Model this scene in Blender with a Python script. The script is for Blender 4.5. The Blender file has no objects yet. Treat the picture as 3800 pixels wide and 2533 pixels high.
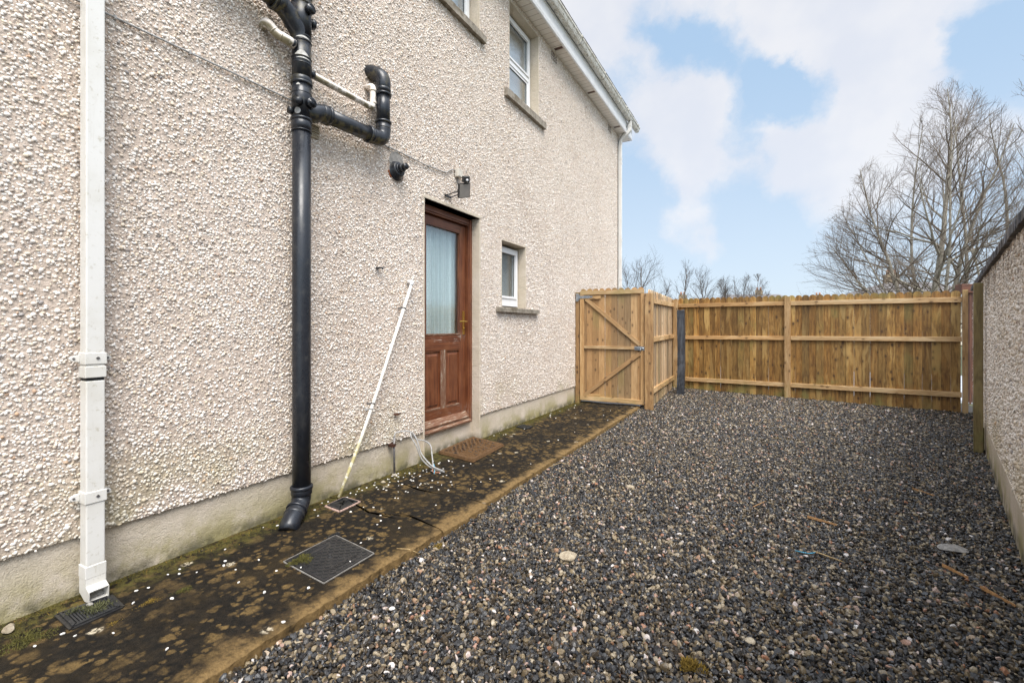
import bpy, math, random
import numpy as np
from mathutils import Vector, Matrix
R = math.radians
sc = bpy.context.scene
COL = sc.collection
random.seed(7)
# ------------------------------------------------------------------ camera
CAMH = 1.206
cd = bpy.data.cameras.new("camera"); cam = bpy.data.objects.new("camera", cd); COL.objects.link(cam)
cam.location = (0, 0, CAMH); cam.rotation_euler = (R(90), 0, R(29.2))
cd.sensor_width = 36; cd.lens = 15.995; cd.shift_y = -0.0132
cd.clip_start = 0.02; cd.clip_end = 2000
sc.camera = cam
# ------------------------------------------------------------------ view
sc.view_settings.view_transform = 'Standard'; sc.view_settings.look = 'None'
sc.view_settings.exposure = 1.08; sc.view_settings.gamma = 1.0
try: sc.view_settings.use_curve_mapping = False
except Exception: pass
sc.cycles.max_bounces = 5; sc.cycles.diffuse_bounces = 3; sc.cycles.transparent_max_bounces = 8

# ------------------------------------------------------------------ node helper
class NT:
    def __init__(s, tree): s.t = tree; tree.nodes.clear()
    def n(s, typ, ins=None, **kw):
        nd = s.t.nodes.new(typ)
        for k, v in kw.items(): setattr(nd, k, v)
        for k, v in (ins or {}).items():
            sock = nd.inputs[k]
            if isinstance(v, bpy.types.NodeSocket): s.t.links.new(v, sock)
            elif isinstance(v, bpy.types.Node): s.t.links.new(v.outputs[0], sock)
            else:
                if sock.type == 'RGBA' and len(v) == 3: v = (*v, 1)
                sock.default_value = v
        return nd
    def math(s, op, a, b=0.0, c=None, clamp=False):
        d = {0: a, 1: b}
        if c is not None: d[2] = c
        return s.n('ShaderNodeMath', d, operation=op, use_clamp=clamp).outputs[0]
    def vm(s, op, a, b=(0, 0, 0), out=0):
        return s.n('ShaderNodeVectorMath', {0: a, 1: b}, operation=op).outputs[out]
    def scale(s, v, f):
        return s.n('ShaderNodeVectorMath', {0: v, 'Scale': f}, operation='SCALE').outputs[0]
    def mr(s, v, a, b, c=0.0, d=1.0, smooth=True):
        return s.n('ShaderNodeMapRange', {0: v, 1: a, 2: b, 3: c, 4: d}, interpolation_type='SMOOTHSTEP' if smooth else 'LINEAR').outputs[0]
    def mix(s, f, a, b, mode='MIX'):
        nd = s.n('ShaderNodeMix', data_type='RGBA', blend_type=mode)
        for i, v in ((0, f), (6, a), (7, b)):
            sock = nd.inputs[i]
            if isinstance(v, bpy.types.NodeSocket): s.t.links.new(v, sock)
            elif i == 0: sock.default_value = v
            else: sock.default_value = (*v, 1) if len(v) == 3 else v
        return nd.outputs[2]
    def noise(s, vec, scale, detail=4, rough=.55, dist=0.0, out=0):
        return s.n('ShaderNodeTexNoise', {'Vector': vec, 'Scale': scale, 'Detail': detail, 'Roughness': rough, 'Distortion': dist}).outputs[out]
    def vor(s, vec, scale, feature='F1', out=0, rand=1.0):
        d = {'Vector': vec, 'Scale': scale}
        nd = s.n('ShaderNodeTexVoronoi', d, feature=feature)
        if 'Randomness' in nd.inputs: nd.inputs['Randomness'].default_value = rand
        return nd.outputs[out]
    def ramp(s, f, stops):
        nd = s.n('ShaderNodeValToRGB', {0: f}); e = nd.color_ramp.elements
        while len(e) > 1: e.remove(e[-1])
        e[0].position = stops[0][0]; e[0].color = (*stops[0][1], 1)
        for p, c in stops[1:]:
            x = e.new(p); x.color = (*c, 1)
        return nd.outputs[0]
    def sep(s, v): return s.n('ShaderNodeSeparateXYZ', {0: v}).outputs
    def comb(s, x, y, z): return s.n('ShaderNodeCombineXYZ', {0: x, 1: y, 2: z}).outputs[0]

# ------------------------------------------------------------------ world
SUN_DIR = Vector((0.40, -0.38, 0.83)).normalized()
w = bpy.data.worlds.new("World"); sc.world = w; w.use_nodes = True
q = NT(w.node_tree)
sky = q.n('ShaderNodeTexSky', sky_type='NISHITA', sun_disc=False)
sky.sun_elevation = math.asin(SUN_DIR.z); sky.sun_rotation = math.atan2(SUN_DIR.x, SUN_DIR.y)
sky.air_density = 1.0; sky.dust_density = 1.0; sky.ozone_density = 1.2
tc = q.n('ShaderNodeTexCoord').outputs['Generated']
wn = q.vm('SUBTRACT', q.noise(tc, 5.0, 6, .6, out=1), (.5, .5, .5))
wn2 = q.vm('SUBTRACT', q.noise(tc, 18.0, 5, .6, out=1), (.5, .5, .5))
pd = q.vm('ADD', q.vm('ADD', tc, q.scale(wn, .13)), q.scale(wn2, .045))
def dirv(x, y):            # heading of a point of sky
    u = (x - 1176) / 1045.; w_ = (753 - y) / 1045.; return tuple(Vector((-.48785 + u * .87293, .87293 + u * .48785, w_)).normalized())
CL = [(1560, 95, .05, -.9), (1650, 125, .045, -.8), (1480, 60, .035, -.4), (1730, 185, .05, -.9), (1800, 195, .05, -1.0), (1880, 215, .055, -1.1), (1700, 300, .045, -.6), (1725, 380, .05, -.55), (1690, 470, .05, -.6),
      (1450, 430, .085, -.9), (1460, 300, .03, -.3), (2300, 60, .05, -.7), (2330, 170, .07, -.7), (2230, 120, .04, -.3), (1800, 500, .05, -.4), (1860, 430, .04, -.3), (1440, 200, .04, -.2),
      (1570, 250, .11, .5), (1620, 380, .08, .4), (1960, 330, .14, .5), (1830, 400, .05, .35), (2060, 420, .10, .3), (1950, 60, .16, .5), (1360, 40, .08, .5), (1600, 530, .06, .62), (1640, 560, .04, .3), (1900, 470, .05, .35)]
den = None
for (a, b, r, wt) in CL:
    d = q.vm('DISTANCE', pd, dirv(a, b), out=1)
    v = q.mr(d, r * 1.5, r * .25, 0, wt)
    den = v if den is None else q.math('ADD', den, v)
den = q.math('ADD', den, q.mr(q.sep(tc)[2], .17, .30, -.12, .58))
tz = q.sep(tc)
fb = q.math('MULTIPLY', q.math('SUBTRACT', q.noise(pd, 8, 9, .62), .5), 1.5)
den = q.math('ADD', den, q.math('MULTIPLY', fb, q.mr(tz[2], .10, .26, .45, 1)))
den = q.mr(den, .02, .88, .05, .97)
cv = q.noise(tc, 7, 4, .5)
ccol = q.mix(q.mr(cv, .35, .65), (.40, .41, .44), (.455, .452, .458))
bg1 = q.n('ShaderNodeBackground', {0: sky.outputs[0], 1: 0.1})
low = q.mr(tz[2], 0.0, .55, 0, 1)
bluec = q.mix(low, (.33, .39, .455), (.21, .305, .42))
glow = q.mr(q.vm('DISTANCE', tc, tuple(SUN_DIR), out=1), 1.15, .1, 0, 2.0)      # added brightening of the out-of-view sky round the sun, to light the walls
zen = q.mr(tz[2], .62, 1.0, 0, 1.6); bk = q.mr(tz[1], .3, -.5, 0, .7)  # sky overhead and behind the camera, out of view, brightened as added fill light
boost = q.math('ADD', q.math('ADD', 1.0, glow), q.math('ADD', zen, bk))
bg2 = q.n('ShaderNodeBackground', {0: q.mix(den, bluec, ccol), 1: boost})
# thin high veil: half physical sky, half pale haze and cloud
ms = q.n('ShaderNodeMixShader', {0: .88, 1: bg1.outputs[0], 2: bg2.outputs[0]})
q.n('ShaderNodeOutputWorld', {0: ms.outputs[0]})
# ------------------------------------------------------------------ sun
sl = bpy.data.lights.new("sun", 'SUN'); sl.energy = 2.0; sl.angle = R(32); sl.color = (1, .94, .86)
so = bpy.data.objects.new("sun", sl); COL.objects.link(so)
so.rotation_euler = SUN_DIR.to_track_quat('Z', 'Y').to_euler()

# ------------------------------------------------------------------ materials
def mat(name, fn, disp=False):
    m = bpy.data.materials.new(name); m.use_nodes = True
    g = NT(m.node_tree)
    g.obj = g.n('ShaderNodeTexCoord').outputs['Object']
    g.pos = g.n('ShaderNodeNewGeometry').outputs['Position']
    r = fn(g)
    b = g.n('ShaderNodeBsdfPrincipled')
    def put(k, v):
        s = b.inputs[k]
        if isinstance(v, bpy.types.NodeSocket): g.t.links.new(v, s)
        else: s.default_value = (*v, 1) if isinstance(v, tuple) and len(v) == 3 else v
    put('Base Color', r['c']); put('Roughness', r.get('r', .6))
    if 'm' in r: put('Metallic', r['m'])
    if 'spec' in r: put('Specular IOR Level', r['spec'])
    if 'h' in r:
        bp = g.n('ShaderNodeBump', {'Height': r['h'], 'Strength': r.get('bs', .5), 'Distance': r.get('bd', .01)})
        g.t.links.new(bp.outputs[0], b.inputs['Normal'])
    g.n('ShaderNodeOutputMaterial', {0: b.outputs[0]})
    return m
def attr(g, name, out=0): return g.n('ShaderNodeAttribute', attribute_name=name).outputs[out]

def f_pebble(g):                      # individual chips: colour per chip from attribute
    a = g.sep(attr(g, 'tint'))
    c = g.ramp(a[0], [(0, (.84, .77, .69)), (.28, (.72, .64, .56)), (.50, (.88, .83, .77)), (.70, (.66, .58, .50)), (.84, (.72, .60, .46)), (.93, (.46, .38, .31)), (.97, (.34, .32, .31)), (1, (.56, .37, .24))])
    z = g.sep(g.pos)
    n = g.noise(g.pos, 1.3, 5, .6)
    al = g.math('MULTIPLY', g.mr(z[2], .75, .25, 0, 1), g.mr(n, .45, .66, 0, .5))
    c = g.mix(al, c, (.42, .38, .20))
    c = g.mix(g.mr(g.noise(g.pos, .9, 4, .6), .45, .75, 0, .18), c, (.55, .45, .35))
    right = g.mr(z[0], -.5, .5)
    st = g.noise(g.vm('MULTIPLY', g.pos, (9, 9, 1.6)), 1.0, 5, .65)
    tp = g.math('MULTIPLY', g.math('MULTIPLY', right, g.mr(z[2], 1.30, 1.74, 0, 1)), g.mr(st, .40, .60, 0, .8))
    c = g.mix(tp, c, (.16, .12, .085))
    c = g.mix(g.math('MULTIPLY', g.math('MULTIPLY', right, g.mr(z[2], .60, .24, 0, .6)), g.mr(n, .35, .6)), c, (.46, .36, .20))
    return dict(c=c, r=.8, spec=.3)
def f_mortar(g):
    v = g.vor(g.pos, 75)
    n = g.noise(g.pos, 1.6, 5, .6)
    c = g.mix(g.mr(n, .35, .7), (.57, .47, .39), (.49, .395, .32))
    c = g.mix(g.mr(g.noise(g.pos, 120, 3), .4, .7, 0, .25), c, (.34, .28, .22))
    z = g.sep(g.pos)
    al = g.math('MULTIPLY', g.mr(z[2], .75, .25, 0, 1), g.mr(g.noise(g.pos, 1.3, 5, .6), .45, .66, 0, .6))
    c = g.mix(al, c, (.30, .27, .12))
    h = g.math('ADD', g.noise(g.pos, 60, 4), g.math('MULTIPLY', g.noise(g.pos, 14, 3), 1.5))
    return dict(c=c, r=.85, h=h, bs=.7, bd=.012)
def f_chipfar(g):
    v = g.n('ShaderNodeTexVoronoi', {'Vector': g.pos, 'Scale': 62.0})
    cs = g.sep(v.outputs['Color'])
    c = g.ramp(cs[0], [(0, (.72, .66, .58)), (.3, (.64, .57, .49)), (.55, (.80, .76, .70)), (.75, (.55, .49, .43)), (.9, (.4, .34, .27)), (1, (.3, .3, .32))])
    return dict(c=c, r=.6, h=v.outputs['Distance'], bs=.8, bd=-.01)
def f_render(g):                      # smooth sand and cement render: plinth, reveals
    n = g.noise(g.pos, 2.2, 6, .65); z = g.sep(g.pos)
    c = g.mix(g.mr(n, .35, .7), (.66, .57, .465), (.56, .475, .365))
    c = g.mix(g.mr(g.noise(g.pos, 70, 4, .7), .45, .75, 0, .35), c, (.30, .26, .20))
    low = g.mr(z[2], .26, .0, .1, 1.0)
    al = g.math('MULTIPLY', low, g.mr(g.noise(g.pos, 3.1, 6, .65), .40, .62, 0, .85))
    c = g.mix(al, c, (.30, .26, .085))
    dk = g.math('MULTIPLY', g.mr(z[2], .09, .0, 0, 1), g.mr(g.noise(g.pos, 9, 5, .6), .35, .6, 0, .9))
    c = g.mix(dk, c, (.10, .09, .05))
    h = g.math('ADD', g.noise(g.pos, 130, 4, .7), g.math('MULTIPLY', g.noise(g.pos, 25, 3), .8))
    return dict(c=c, r=.85, h=h, bs=.9, bd=.010)
def f_upvc(g):
    n = g.noise(g.pos, 45, 6, .75); n2 = g.noise(g.pos, 4, 5, .6)
    st = g.noise(g.vm('MULTIPLY', g.pos, (60, 60, 5)), 1.0, 4, .6)
    c = g.mix(g.mr(n2, .4, .75, 0, .6), (.68, .66, .62), (.56, .53, .46))
    sp = g.math('MULTIPLY', g.mr(n, .56, .68), g.mr(n2, .3, .6, .35, 1))
    c = g.mix(g.math('MULTIPLY', sp, .6), c, (.36, .32, .22))
    c = g.mix(g.mr(st, .58, .8, 0, .3), c, (.4, .36, .28))
    return dict(c=c, r=.38)
def f_upvcclean(g):
    n = g.noise(g.pos, 5, 5, .6)
    return dict(c=g.mix(g.mr(n, .45, .8, 0, .5), (.80, .79, .78), (.66, .63, .58)), r=.3)
def f_soffit(g):
    z = g.sep(g.pos)
    fr = g.math('FRACT', g.math('MULTIPLY', z[1], 1 / .105))
    groove = g.mr(g.math('ABSOLUTE', g.math('SUBTRACT', fr, .5)), .44, .485, 0, 1)
    c = g.mix(groove, (.72, .67, .60), (.35, .30, .24))
    c = g.mix(g.mr(g.noise(g.pos, 6, 5), .45, .8, 0, .4), c, (.50, .42, .32))
    return dict(c=c, r=.5, h=g.math('SUBTRACT', 1.0, groove), bs=.6, bd=.006)
def f_gutter(g):
    n = g.noise(g.vm('MULTIPLY', g.pos, (1, .35, 1)), 40, 6, .75); n2 = g.noise(g.pos, 9, 5, .6); z = g.sep(g.pos)
    c = g.mix(g.mr(n2, .35, .7, 0, .7), (.62, .60, .54), (.42, .38, .30))
    c = g.mix(g.mr(n, .52, .63, 0, .85), c, (.17, .14, .09))
    return dict(c=c, r=.6)
def f_black(g):                       # black plastic pipe
    n = g.noise(g.pos, 12, 6, .7); z = g.sep(g.pos)
    c = g.mix(g.mr(n, .5, .75), (.014, .016, .021), (.035, .035, .035))
    st = g.noise(g.vm('MULTIPLY', g.pos, (70, 70, 4)), 1.0, 4, .6)
    c = g.mix(g.mr(st, .6, .8, 0, .5), c, (.06, .06, .065))
    sc_ = g.math('MULTIPLY', g.mr(n, .52, .66), g.mr(z[2], 2.45, 2.9, 0, .7))
    c = g.mix(sc_, c, (.075, .062, .028))
    return dict(c=c, r=g.mr(n, .3, .7, .24, .42), h=g.noise(g.pos, 8, 2), bs=.05)
def f_blackalg(g):                    # black pipe with algae on its underside and outer face
    n = g.noise(g.pos, 22, 7, .75)
    nz = g.sep(g.n('ShaderNodeNewGeometry').outputs['Normal'])
    c = g.mix(g.mr(n, .5, .75), (.014, .016, .021), (.04, .04, .04))
    m = g.math('MULTIPLY', g.mr(n, .44, .56), g.mr(nz[2], -.05, -.65, 0, .8))
    c = g.mix(m, c, (.10, .08, .03))
    return dict(c=c, r=g.mr(m, 0, 1, .3, .75))
def f_waste(g):
    n = g.noise(g.pos, 14, 6, .7)
    nz = g.sep(g.n('ShaderNodeNewGeometry').outputs['Normal']); z = g.sep(g.pos)
    c = g.mix(g.mr(n, .35, .7), (.80, .73, .66), (.70, .61, .53))
    m = g.math('MULTIPLY', g.mr(n, .40, .55), g.mr(nz[2], .15, -.35, 0, 1))
    c = g.mix(g.math('MULTIPLY', m, .85), c, (.16, .13, .045))
    return dict(c=c, r=.4)
def f_pole(g):
    z = g.sep(g.pos); n = g.noise(g.pos, 25, 6, .7)
    m = g.math('MULTIPLY', g.mr(z[2], .55, .25, 0, 1), g.mr(n, .35, .55, 0, .9))
    c = g.mix(m, g.mix(g.mr(n, .4, .8), (.80, .77, .70), (.65, .6, .5)), (.42, .36, .14))
    return dict(c=c, r=.45)
def wood(base, dark, light, gs=1.0, rough=.62, algae=0.0, knots=1.0, pc=1.0):
    def f(g):
        gc = attr(g, 'gc', 1); t = g.sep(attr(g, 'tint'))
        s = g.vm('MULTIPLY', gc, (38 * gs, 38 * gs, 1.6 * gs))
        wv = g.noise(gc, 2.2, 3, .5, out=1)
        s2 = g.vm('ADD', s, g.scale(g.vm('SUBTRACT', wv, (.5, .5, .5)), 4.5))
        gr = g.noise(s2, 1.0, 5, .6)
        fine = g.noise(g.vm('MULTIPLY', gc, (160, 160, 6)), 1.0, 4, .6)
        patch = g.noise(g.vm('MULTIPLY', gc, (9, 9, 1.5)), 1.0, 4, .6, .6)
        c = g.mix(g.mr(gr, .32, .68), dark, base)
        c = g.mix(g.mr(fine, .45, .75, 0, .45), c, light)
        c = g.mix(g.mr(patch, .52, .62, 0, .60 * pc), c, light)
        c = g.mix(g.mr(patch, .44, .34, 0, .50 * pc), c, dark)
        br = g.mr(t[0], 0, 1, .62, 1.30, smooth=False)
        c = g.mix(1.0, c, g.n('ShaderNodeCombineColor', {0: br, 1: g.math('MULTIPLY', br, g.mr(t[1], 0, 1, .93, 1.06)), 2: g.math('MULTIPLY', br, g.mr(t[1], 0, 1, .8, 1.1))}).outputs[0], 'MULTIPLY')
        kv = g.n('ShaderNodeTexVoronoi', {'Vector': g.vm('MULTIPLY', g.vm('ADD', gc, g.scale(wv, .02)), (13, 13, 7.5)), 'Scale': 1.0})
        ksel = g.mr(g.sep(kv.outputs['Color'])[0], .42, .48)
        kn = g.math('MULTIPLY', g.mr(kv.outputs['Distance'], .26, .13), ksel)
        ring = g.math('MULTIPLY', g.mr(kv.outputs['Distance'], .50, .2), ksel)
        c = g.mix(g.math('MULTIPLY', ring, .35 * knots), c, dark)
        c = g.mix(g.math('MULTIPLY', kn, .85 * knots), c, (.055, .026, .010))
        if algae:
            z = g.sep(g.pos)
            al = g.math('MULTIPLY', g.mr(g.noise(g.pos, 2.3, 5, .6), .45, .65), g.math('MAXIMUM', g.mr(z[2], .35, .0, 0, 1), g.math('MAXIMUM', g.mr(z[2], 1.60, 1.78, 0, .8), g.mr(t[2], .62, .95, 0, .85))))
            c = g.mix(g.math('MULTIPLY', al, algae), c, (.20, .19, .055))
        h = g.math('SUBTRACT', gr, g.math('MULTIPLY', kn, .4))
        return dict(c=c, r=rough, h=h, bs=.35, bd=.004)
    return f
def f_door(g):
    gc = attr(g, 'gc', 1)
    gr = g.noise(g.vm('MULTIPLY', gc, (60, 60, 2.5)), 1.0, 5, .65)
    pt = g.noise(g.pos, 5, 5, .6)
    c = g.mix(g.mr(gr, .3, .7), (.075, .022, .010), (.19, .062, .024))
    c = g.mix(g.mr(pt, .42, .7, 0, .5), c, (.22, .085, .035))
    z = g.sep(g.pos)
    wr = g.noise(g.vm('MULTIPLY', gc, (90, 90, 8)), 1.0, 6, .7)
    band = g.math('MAXIMUM', g.math('MULTIPLY', g.mr(z[2], 1.02, 1.12), g.mr(z[2], 1.20, 1.12)), g.mr(z[2], .42, .33, 0, .5))
    flake = g.math('MULTIPLY', g.math('MULTIPLY', g.mr(wr, .53, .60), band), g.mr(g.noise(g.pos, 7, 3), .4, .6, 0, .9))
    c = g.mix(flake, c, (.48, .42, .36))
    return dict(c=c, r=.42, h=gr, bs=.25, bd=.003)
def f_flake(g):                       # flaking, bleached door timber
    gc = attr(g, 'gc', 1)
    wr = g.noise(g.vm('MULTIPLY', gc, (80, 80, 9)), 1.0, 6, .75)
    return dict(c=g.ramp(wr, [(.35, (.11, .038, .02)), (.54, (.19, .095, .05)), (.64, (.38, .32, .25)), (.8, (.48, .42, .34))]), r=.75, h=wr, bs=.6, bd=.004)
def f_stone(g):                       # concrete sill
    n = g.noise(g.pos, 18, 6, .7); n2 = g.noise(g.pos, 5, 5, .6)
    c = g.mix(g.mr(n, .35, .7), (.30, .26, .21), (.16, .135, .10))
    c = g.mix(g.mr(n2, .5, .65, 0, .7), c, (.10, .075, .04))
    c = g.mix(g.mr(g.noise(g.pos, 55, 4, .7), .6, .7, 0, .6), c, (.5, .45, .36))
    return dict(c=c, r=.9, h=n, bs=.7, bd=.01)
def f_path(g):
    p = g.pos; z = g.sep(p)
    wob = g.scale(g.vm('SUBTRACT', g.noise(p, 26, 5, .7, out=1), (.5, .5, .5)), .045)
    pw = g.vm('ADD', p, wob)
    base = g.mix(g.mr(g.noise(p, 30, 6, .7), .35, .7), (.005, .0042, .003), (.021, .015, .009))
    base = g.mix(g.mr(g.noise(p, 3.0, 6, .7), .45, .68, 0, .6), base, (.034, .022, .008))
    m = None
    for scl, thr, rad, sh in ((8.5, .45, .33, 0), (12.0, .45, .36, 3.1), (20, .50, .38, 7.7), (6.5, .72, .34, 12.3), (30, .6, .4, 21.3)):
        v = g.n('ShaderNodeTexVoronoi', {'Vector': g.vm('ADD', pw, (sh, sh * 1.3, 0)), 'Scale': scl})
        cs = g.sep(v.outputs['Color'])
        k = g.math('MULTIPLY', g.mr(v.outputs['Distance'], rad + .03, rad - .14), g.mr(cs[0], thr, thr + .03))
        m = k if m is None else g.math('MAXIMUM', m, k)
    sparse = g.mr(g.noise(p, 1.7, 3), .33, .52, .25, 1)
    m = g.math('MULTIPLY', g.math('MULTIPLY', m, sparse), g.mr(g.noise(p, 70, 4, .7), .3, .55, .35, 1))
    lic = g.mix(g.mr(g.noise(p, 40, 5, .7), .35, .7), (.21, .135, .050), (.09, .056, .020))
    big = g.mr(g.noise(p, 2.1, 6, .7), .38, .55, .35, 1)
    c = g.mix(g.math('MULTIPLY', g.math('MULTIPLY', m, big), .85), base, lic)
    edge = g.math('ADD', z[0], g.math('MULTIPLY', g.math('SUBTRACT', g.noise(p, 4.5, 6, .65), .5), .35))
    em = g.math('MULTIPLY', g.mr(edge, -1.80, -1.70), g.mr(g.noise(p, 18, 5, .7), .3, .5, .45, 1))
    c = g.mix(g.math('MULTIPLY', em, .9), c, g.mix(g.mr(g.noise(p, 60, 4, .7), .35, .7), (.25, .16, .065), (.14, .088, .036)))
    wall = g.math('ADD', z[0], g.math('MULTIPLY', g.math('SUBTRACT', g.noise(p, 5, 5, .6), .5), .3))
    mm = g.math('MULTIPLY', g.mr(wall, -2.50, -2.66), g.mr(g.noise(p, 22, 6, .75), .40, .60, 0, .9))
    c = g.mix(mm, c, (.10, .085, .02))
    wv = g.n('ShaderNodeTexVoronoi', {'Vector': pw, 'Scale': 9.0}); ws = g.sep(wv.outputs['Color'])
    wm = g.math('MULTIPLY', g.mr(wv.outputs['Distance'], .26, .12), g.mr(ws[1], .90, .92))
    wm = g.math('MULTIPLY', wm, g.mr(g.noise(p, 60, 4, .7), .42, .55))
    c = g.mix(wm, c, (.55, .47, .34))
    h = g.math('ADD', g.noise(p, 90, 5, .75), g.math('MULTIPLY', g.noise(p, 18, 5, .7), 1.2))
    return dict(c=c, r=g.mr(g.noise(p, 8, 4), .3, .7, .7, .95), h=h, bs=.9, bd=.010, spec=.2)
def f_gravel(g):
    t = g.sep(attr(g, 'tint'))
    c = g.ramp(t[0], [(0, (.006, .006, .008)), (.26, (.018, .019, .023)), (.40, (.050, .050, .052)), (.48, (.012, .009, .006)), (.66, (.058, .042, .026)), (.78, (.11, .078, .042)), (.87, (.24, .18, .10)), (.95, (.40, .33, .23)), (.975, (.32, .13, .06)), (1, (.70, .66, .62))])
    n = g.noise(g.pos, 260, 4, .7)
    c = g.mix(g.mr(n, .35, .7, 0, .45), c, (.03, .027, .022))
    n2 = g.noise(g.pos, 620, 2, .6)
    c = g.mix(g.mr(n2, .55, .75, 0, .3), c, (.20, .19, .17))
    return dict(c=c, r=g.mr(t[1], 0, 1, .18, .50), h=n, bs=.45, bd=.002)
def f_flat(c1, c2, sc_=12, r=.7, bs=.4, bd=.006, m=0.0, spec=.5):
    def f(g):
        n = g.noise(g.pos, sc_, 6, .7)
        return dict(c=g.mix(g.mr(n, .32, .7), c1, c2), r=r, h=n, bs=bs, bd=bd, m=m, spec=spec)
    return f
def f_tile(g):
    z = g.sep(g.obj); n = g.noise(g.pos, 3, 5)
    fr = g.math('FRACT', g.math('MULTIPLY', z[2], 4.2))
    c = g.mix(g.mr(n, .35, .7), (.085, .078, .08), (.16, .14, .13))
    c = g.mix(g.mr(fr, .75, .95, 0, .8), c, (.30, .29, .28))
    return dict(c=c, r=.7)
def f_curtain(g):
    p = g.pos; z = g.sep(p)
    wv = g.math('SINE', g.math('MULTIPLY', g.math('ADD', z[1], g.math('MULTIPLY', g.noise(p, 1.2, 2), .05)), 55))
    v = g.vor(g.vm('MULTIPLY', p, (1, 1.7, 1)), 75, rand=.15)
    dia = g.math('MULTIPLY', g.math('SINE', g.math('MULTIPLY', g.math('ADD', z[1], z[2]), 150)), g.math('SINE', g.math('MULTIPLY', g.math('SUBTRACT', z[1], z[2]), 150)))
    strip = g.mr(g.math('SINE', g.math('MULTIPLY', z[1], 38)), .2, .7)
    c = g.mix(g.mr(wv, -1, 1), (.58, .64, .63), (.72, .77, .76))
    c = g.mix(g.math('MULTIPLY', g.mr(v, .25, .6), .55), c, (.22, .29, .29))
    c = g.mix(g.math('MULTIPLY', g.math('MULTIPLY', g.mr(dia, .1, .4), strip), .6), c, (.70, .76, .76))
    return dict(c=c, r=.9)
def f_frost(g):
    z = g.sep(g.pos)
    c = g.mix(g.mr(g.noise(g.pos, 1.6, 3), .4, .6), (.40, .46, .49), (.30, .35, .37))
    return dict(c=c, r=.8)
def glass_mat(name, rough, bump, refl=1.0, tint=(.93, .96, .96)):
    m = bpy.data.materials.new(name); m.use_nodes = True; g = NT(m.node_tree)
    p = g.n('ShaderNodeNewGeometry').outputs['Position']
    bp = g.n('ShaderNodeBump', {'Height': g.noise(p, 45, 3), 'Strength': bump, 'Distance': .004}).outputs[0]
    lw = g.n('ShaderNodeLayerWeight', {'Blend': .5}).outputs['Facing']
    fr = g.math('MULTIPLY_ADD', g.math('POWER', lw, 4.0), .85 * refl, .10 * refl, clamp=True)
    gl = g.n('ShaderNodeBsdfGlossy', {'Color': (1, 1, 1), 'Roughness': rough, 'Normal': bp})
    tr = g.n('ShaderNodeBsdfTransparent', {'Color': tint})
    mx = g.n('ShaderNodeMixShader', {0: fr, 1: tr.outputs[0], 2: gl.outputs[0]})
    g.n('ShaderNodeOutputMaterial', {0: mx.outputs[0]})
    return m

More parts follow.
